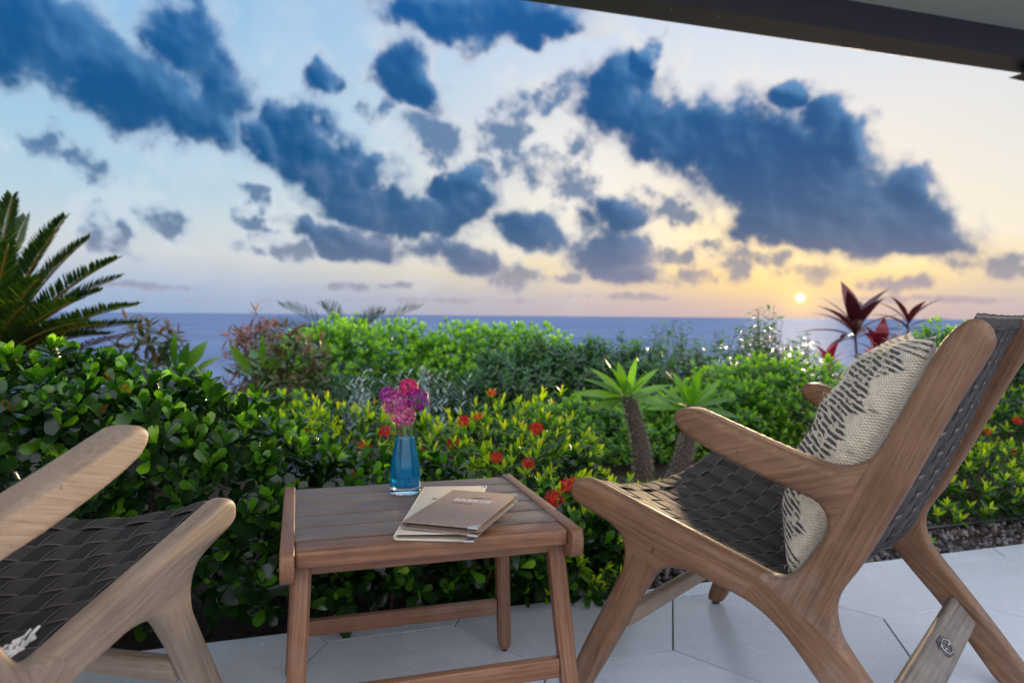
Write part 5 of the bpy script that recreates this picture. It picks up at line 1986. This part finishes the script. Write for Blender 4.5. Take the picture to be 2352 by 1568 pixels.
# ---- broad-leaved plants and brownish bushes between sago and far hedge
def broad(label, base_px, leaves, Y, W):
    base = at_depth(*base_px, Y)
    root = empty('broadleaf_plant', tuple(base))
    tag(root, label, 'plant', 'broad-leaved plants behind the hedge')
    mb = MB()
    lv = Leaves()
    for px, py, s_ in leaves:
        tip = at_depth(px, py, Y + rng.normal(0, .12))
        v = tip - base
        L = np.linalg.norm(v)
        st = base + v * .32
        mb.tube(np.array([base, base + v * .16 + np.array([0, 0, .02]), st]) - base, [.009, .007, .005], 6)
        N = np.array([rng.normal(0, .3), -1.0, .55]) + rng.normal(0, .2, 3)
        lv.add([st], frames((v + np.array([0, 0, .03]))[None], N[None]), np.array([[L * .68 * s_ * W / .4, L * .72, L * .72]]), [rng.uniform(.3, 1)])
    foliage(root, leaf_template('lance', 1, .4, .25, -.12, 9), LF_BROAD, lv, 60)
    mb.build('stalk', STEMG, root)


broad('broad-leaved plant with one tall paddle leaf, left of the sea gap', (410, 880), [(472, 785, 1.1), (505, 820, .8), (430, 790, .9), (395, 770, .7), (480, 850, .8), (360, 790, .6), (445, 850, .8)], 4.6, .42)
broad('broad-leaved plant with arching leaves, right of the sea gap', (610, 880), [(520, 795, .75), (575, 800, .8), (640, 790, .7), (545, 850, .7), (600, 770, .6), (660, 820, .7)], 4.8, .36)
BR = 'brownish croton bushes behind the hedge'
shrub('croton_bush', 'brown and green croton bush between sago palm and paddle leaf', 'bush', at_depth(335, 860, 4.6) * [1, 1, 0] + [0, 0, .30], (.24, .25, .46), 52, 7, .14, leaf_template('lance', 1, .20, .2, -.3, 6), LF_BROWN, 150, BR, (25, 95), (.65, .0), -.6, .3, .9, nstem=8)
shrub('croton_bush', 'reddish croton bush at the end of the bright green hedge', 'bush', at_depth(665, 880, 4.9) * [1, 1, 0] + [0, 0, .24], (.27, .3, .44), 90, 7, .10, T_LAN, LF_BROWN, 150, BR, (25, 95), (.62, .0), -.6, .4, .9, nstem=8)
shrub('croton_bush', 'spiky dark red croton just right of the sea gap', 'bush', at_depth(590, 830, 5.4) * [1, 1, 0] + [0, 0, .36], (.22, .2, .36), 60, 7, .15, leaf_template('lance', 1, .14, .2, -.35, 6), LF_BROWN, 100, BR, (20, 90), (1, .5), -.4, .2, .9, nstem=6)
shrub('garden_bush', 'yellowish low bush filling the gap under the sea view', 'bush', at_depth(500, 900, 3.9) * [1, 1, 0] + [0, 0, .10], (.62, .35, .24), 420, 8, .055, T_OVAL, LF_IXORA, 120, None, (20, 80), (.95, .25), -.4, .5, .9, nstem=8)
shrub('garden_bush', 'shaded dark bush beneath the sago fronds', 'bush', at_depth(120, 900, 3.5) * [1, 1, 0] + [0, 0, .22], (.7, .4, .34), 420, 8, .06, T_OVAL, LF_DARK, 80, None, (20, 80), (.6, .1), -.4, .5, .9, nstem=8)
settle_foliage()

# ---- gravel, hose, litter
peb = MB()
oct_v = np.array([(1, 0, 0), (0, 1, 0), (-1, 0, 0), (0, -1, 0), (0, 0, 1), (0, 0, -1)], float)
oct_f = np.array([(0, 1, 4), (1, 2, 4), (2, 3, 4), (3, 0, 4), (1, 0, 5), (2, 1, 5), (3, 2, 5), (0, 3, 5)])
n = 5200
tt = np.concatenate([rng.uniform(1.5, 4.9, 4300), rng.uniform(1.0, 1.6, 900)])
dd = np.abs(rng.normal(0, .42, n)) + .015
cen = EDGE_N[None] * (EDGE_C + dd)[:, None] + EDGE_DIR[None] * tt[:, None]
cen[:, 2] = -.032 + rng.uniform(0, .01, n)
sc = rng.uniform(.005, .017, (n, 1)) * rng.uniform(.6, 1.2, (n, 3))
a = rng.uniform(0, 6.28, n)
V = oct_v[None] * sc[:, None] + rng.normal(0, .001, (n, 6, 3))
V = np.stack([V[..., 0] * np.cos(a)[:, None] - V[..., 1] * np.sin(a)[:, None], V[..., 0] * np.sin(a)[:, None] + V[..., 1] * np.cos(a)[:, None], V[..., 2]], -1) + cen[:, None]
F = (oct_f[None] + (np.arange(n) * 6)[:, None, None]).reshape(-1, 3)
m, t, out = new_mat('gravel')
tv = t.n('ShaderNodeAttribute', attribute_name='tint').outputs['Fac']
principled(t, out, Base_Color=t.ramp(tv, [(0, c4(.03, .025, .026)), (.5, c4(.095, .078, .078)), (1, c4(.27, .23, .23))]), Roughness=.9)
gv = obj('gravel', mesh_np('gravel', V.reshape(-1, 3), F, m, False, {'tint': np.repeat(rng.uniform(0, 1, n), 6)}))
tag(gv, 'loose grey brown gravel lying on the garden soil', 'gravel', kind='stuff')
mb = MB()
hs = [P_edge(t_, .26 + .02 * math.sin(t_ * 3), -.012) for t_ in np.linspace(1.7, 4.8, 20)]
mb.tube(hs, .009, 8)
hose = mb.build('irrigation_hose', simple('black_hose', c4(.025, .025, .028), .35))
tag(hose, 'black irrigation hose lying on the gravel beyond the chair', 'hose')
for k, (t_, d_) in enumerate(((2.2, .12), (2.75, .10))):
    c = P_edge(t_, d_, -.02)
    w = empty('seedling', tuple(c))
    tag(w, ('tiny green seedling in the gravel close to the chair leg', 'tiny green seedling in the gravel under the low ixora')[k], 'plant', 'seedlings in the gravel')
    for q in range(9):
        ph = q * 2.4
        D = np.array([math.cos(ph), math.sin(ph), rng.uniform(.3, 1.2)])
        A = frames(D[None], np.array([[0, 0, 1.0]]))[0] * .035
        obj('leaf', mesh_np('leaf', T_LAN[0], T_LAN[1], LF_BRIGHT, True, {'tint': np.full(len(T_LAN[0]), .9)}), w, mat4=Matrix(((*A[0], 0), (*A[1], 0), (*A[2], .01), (0, 0, 0, 1))))
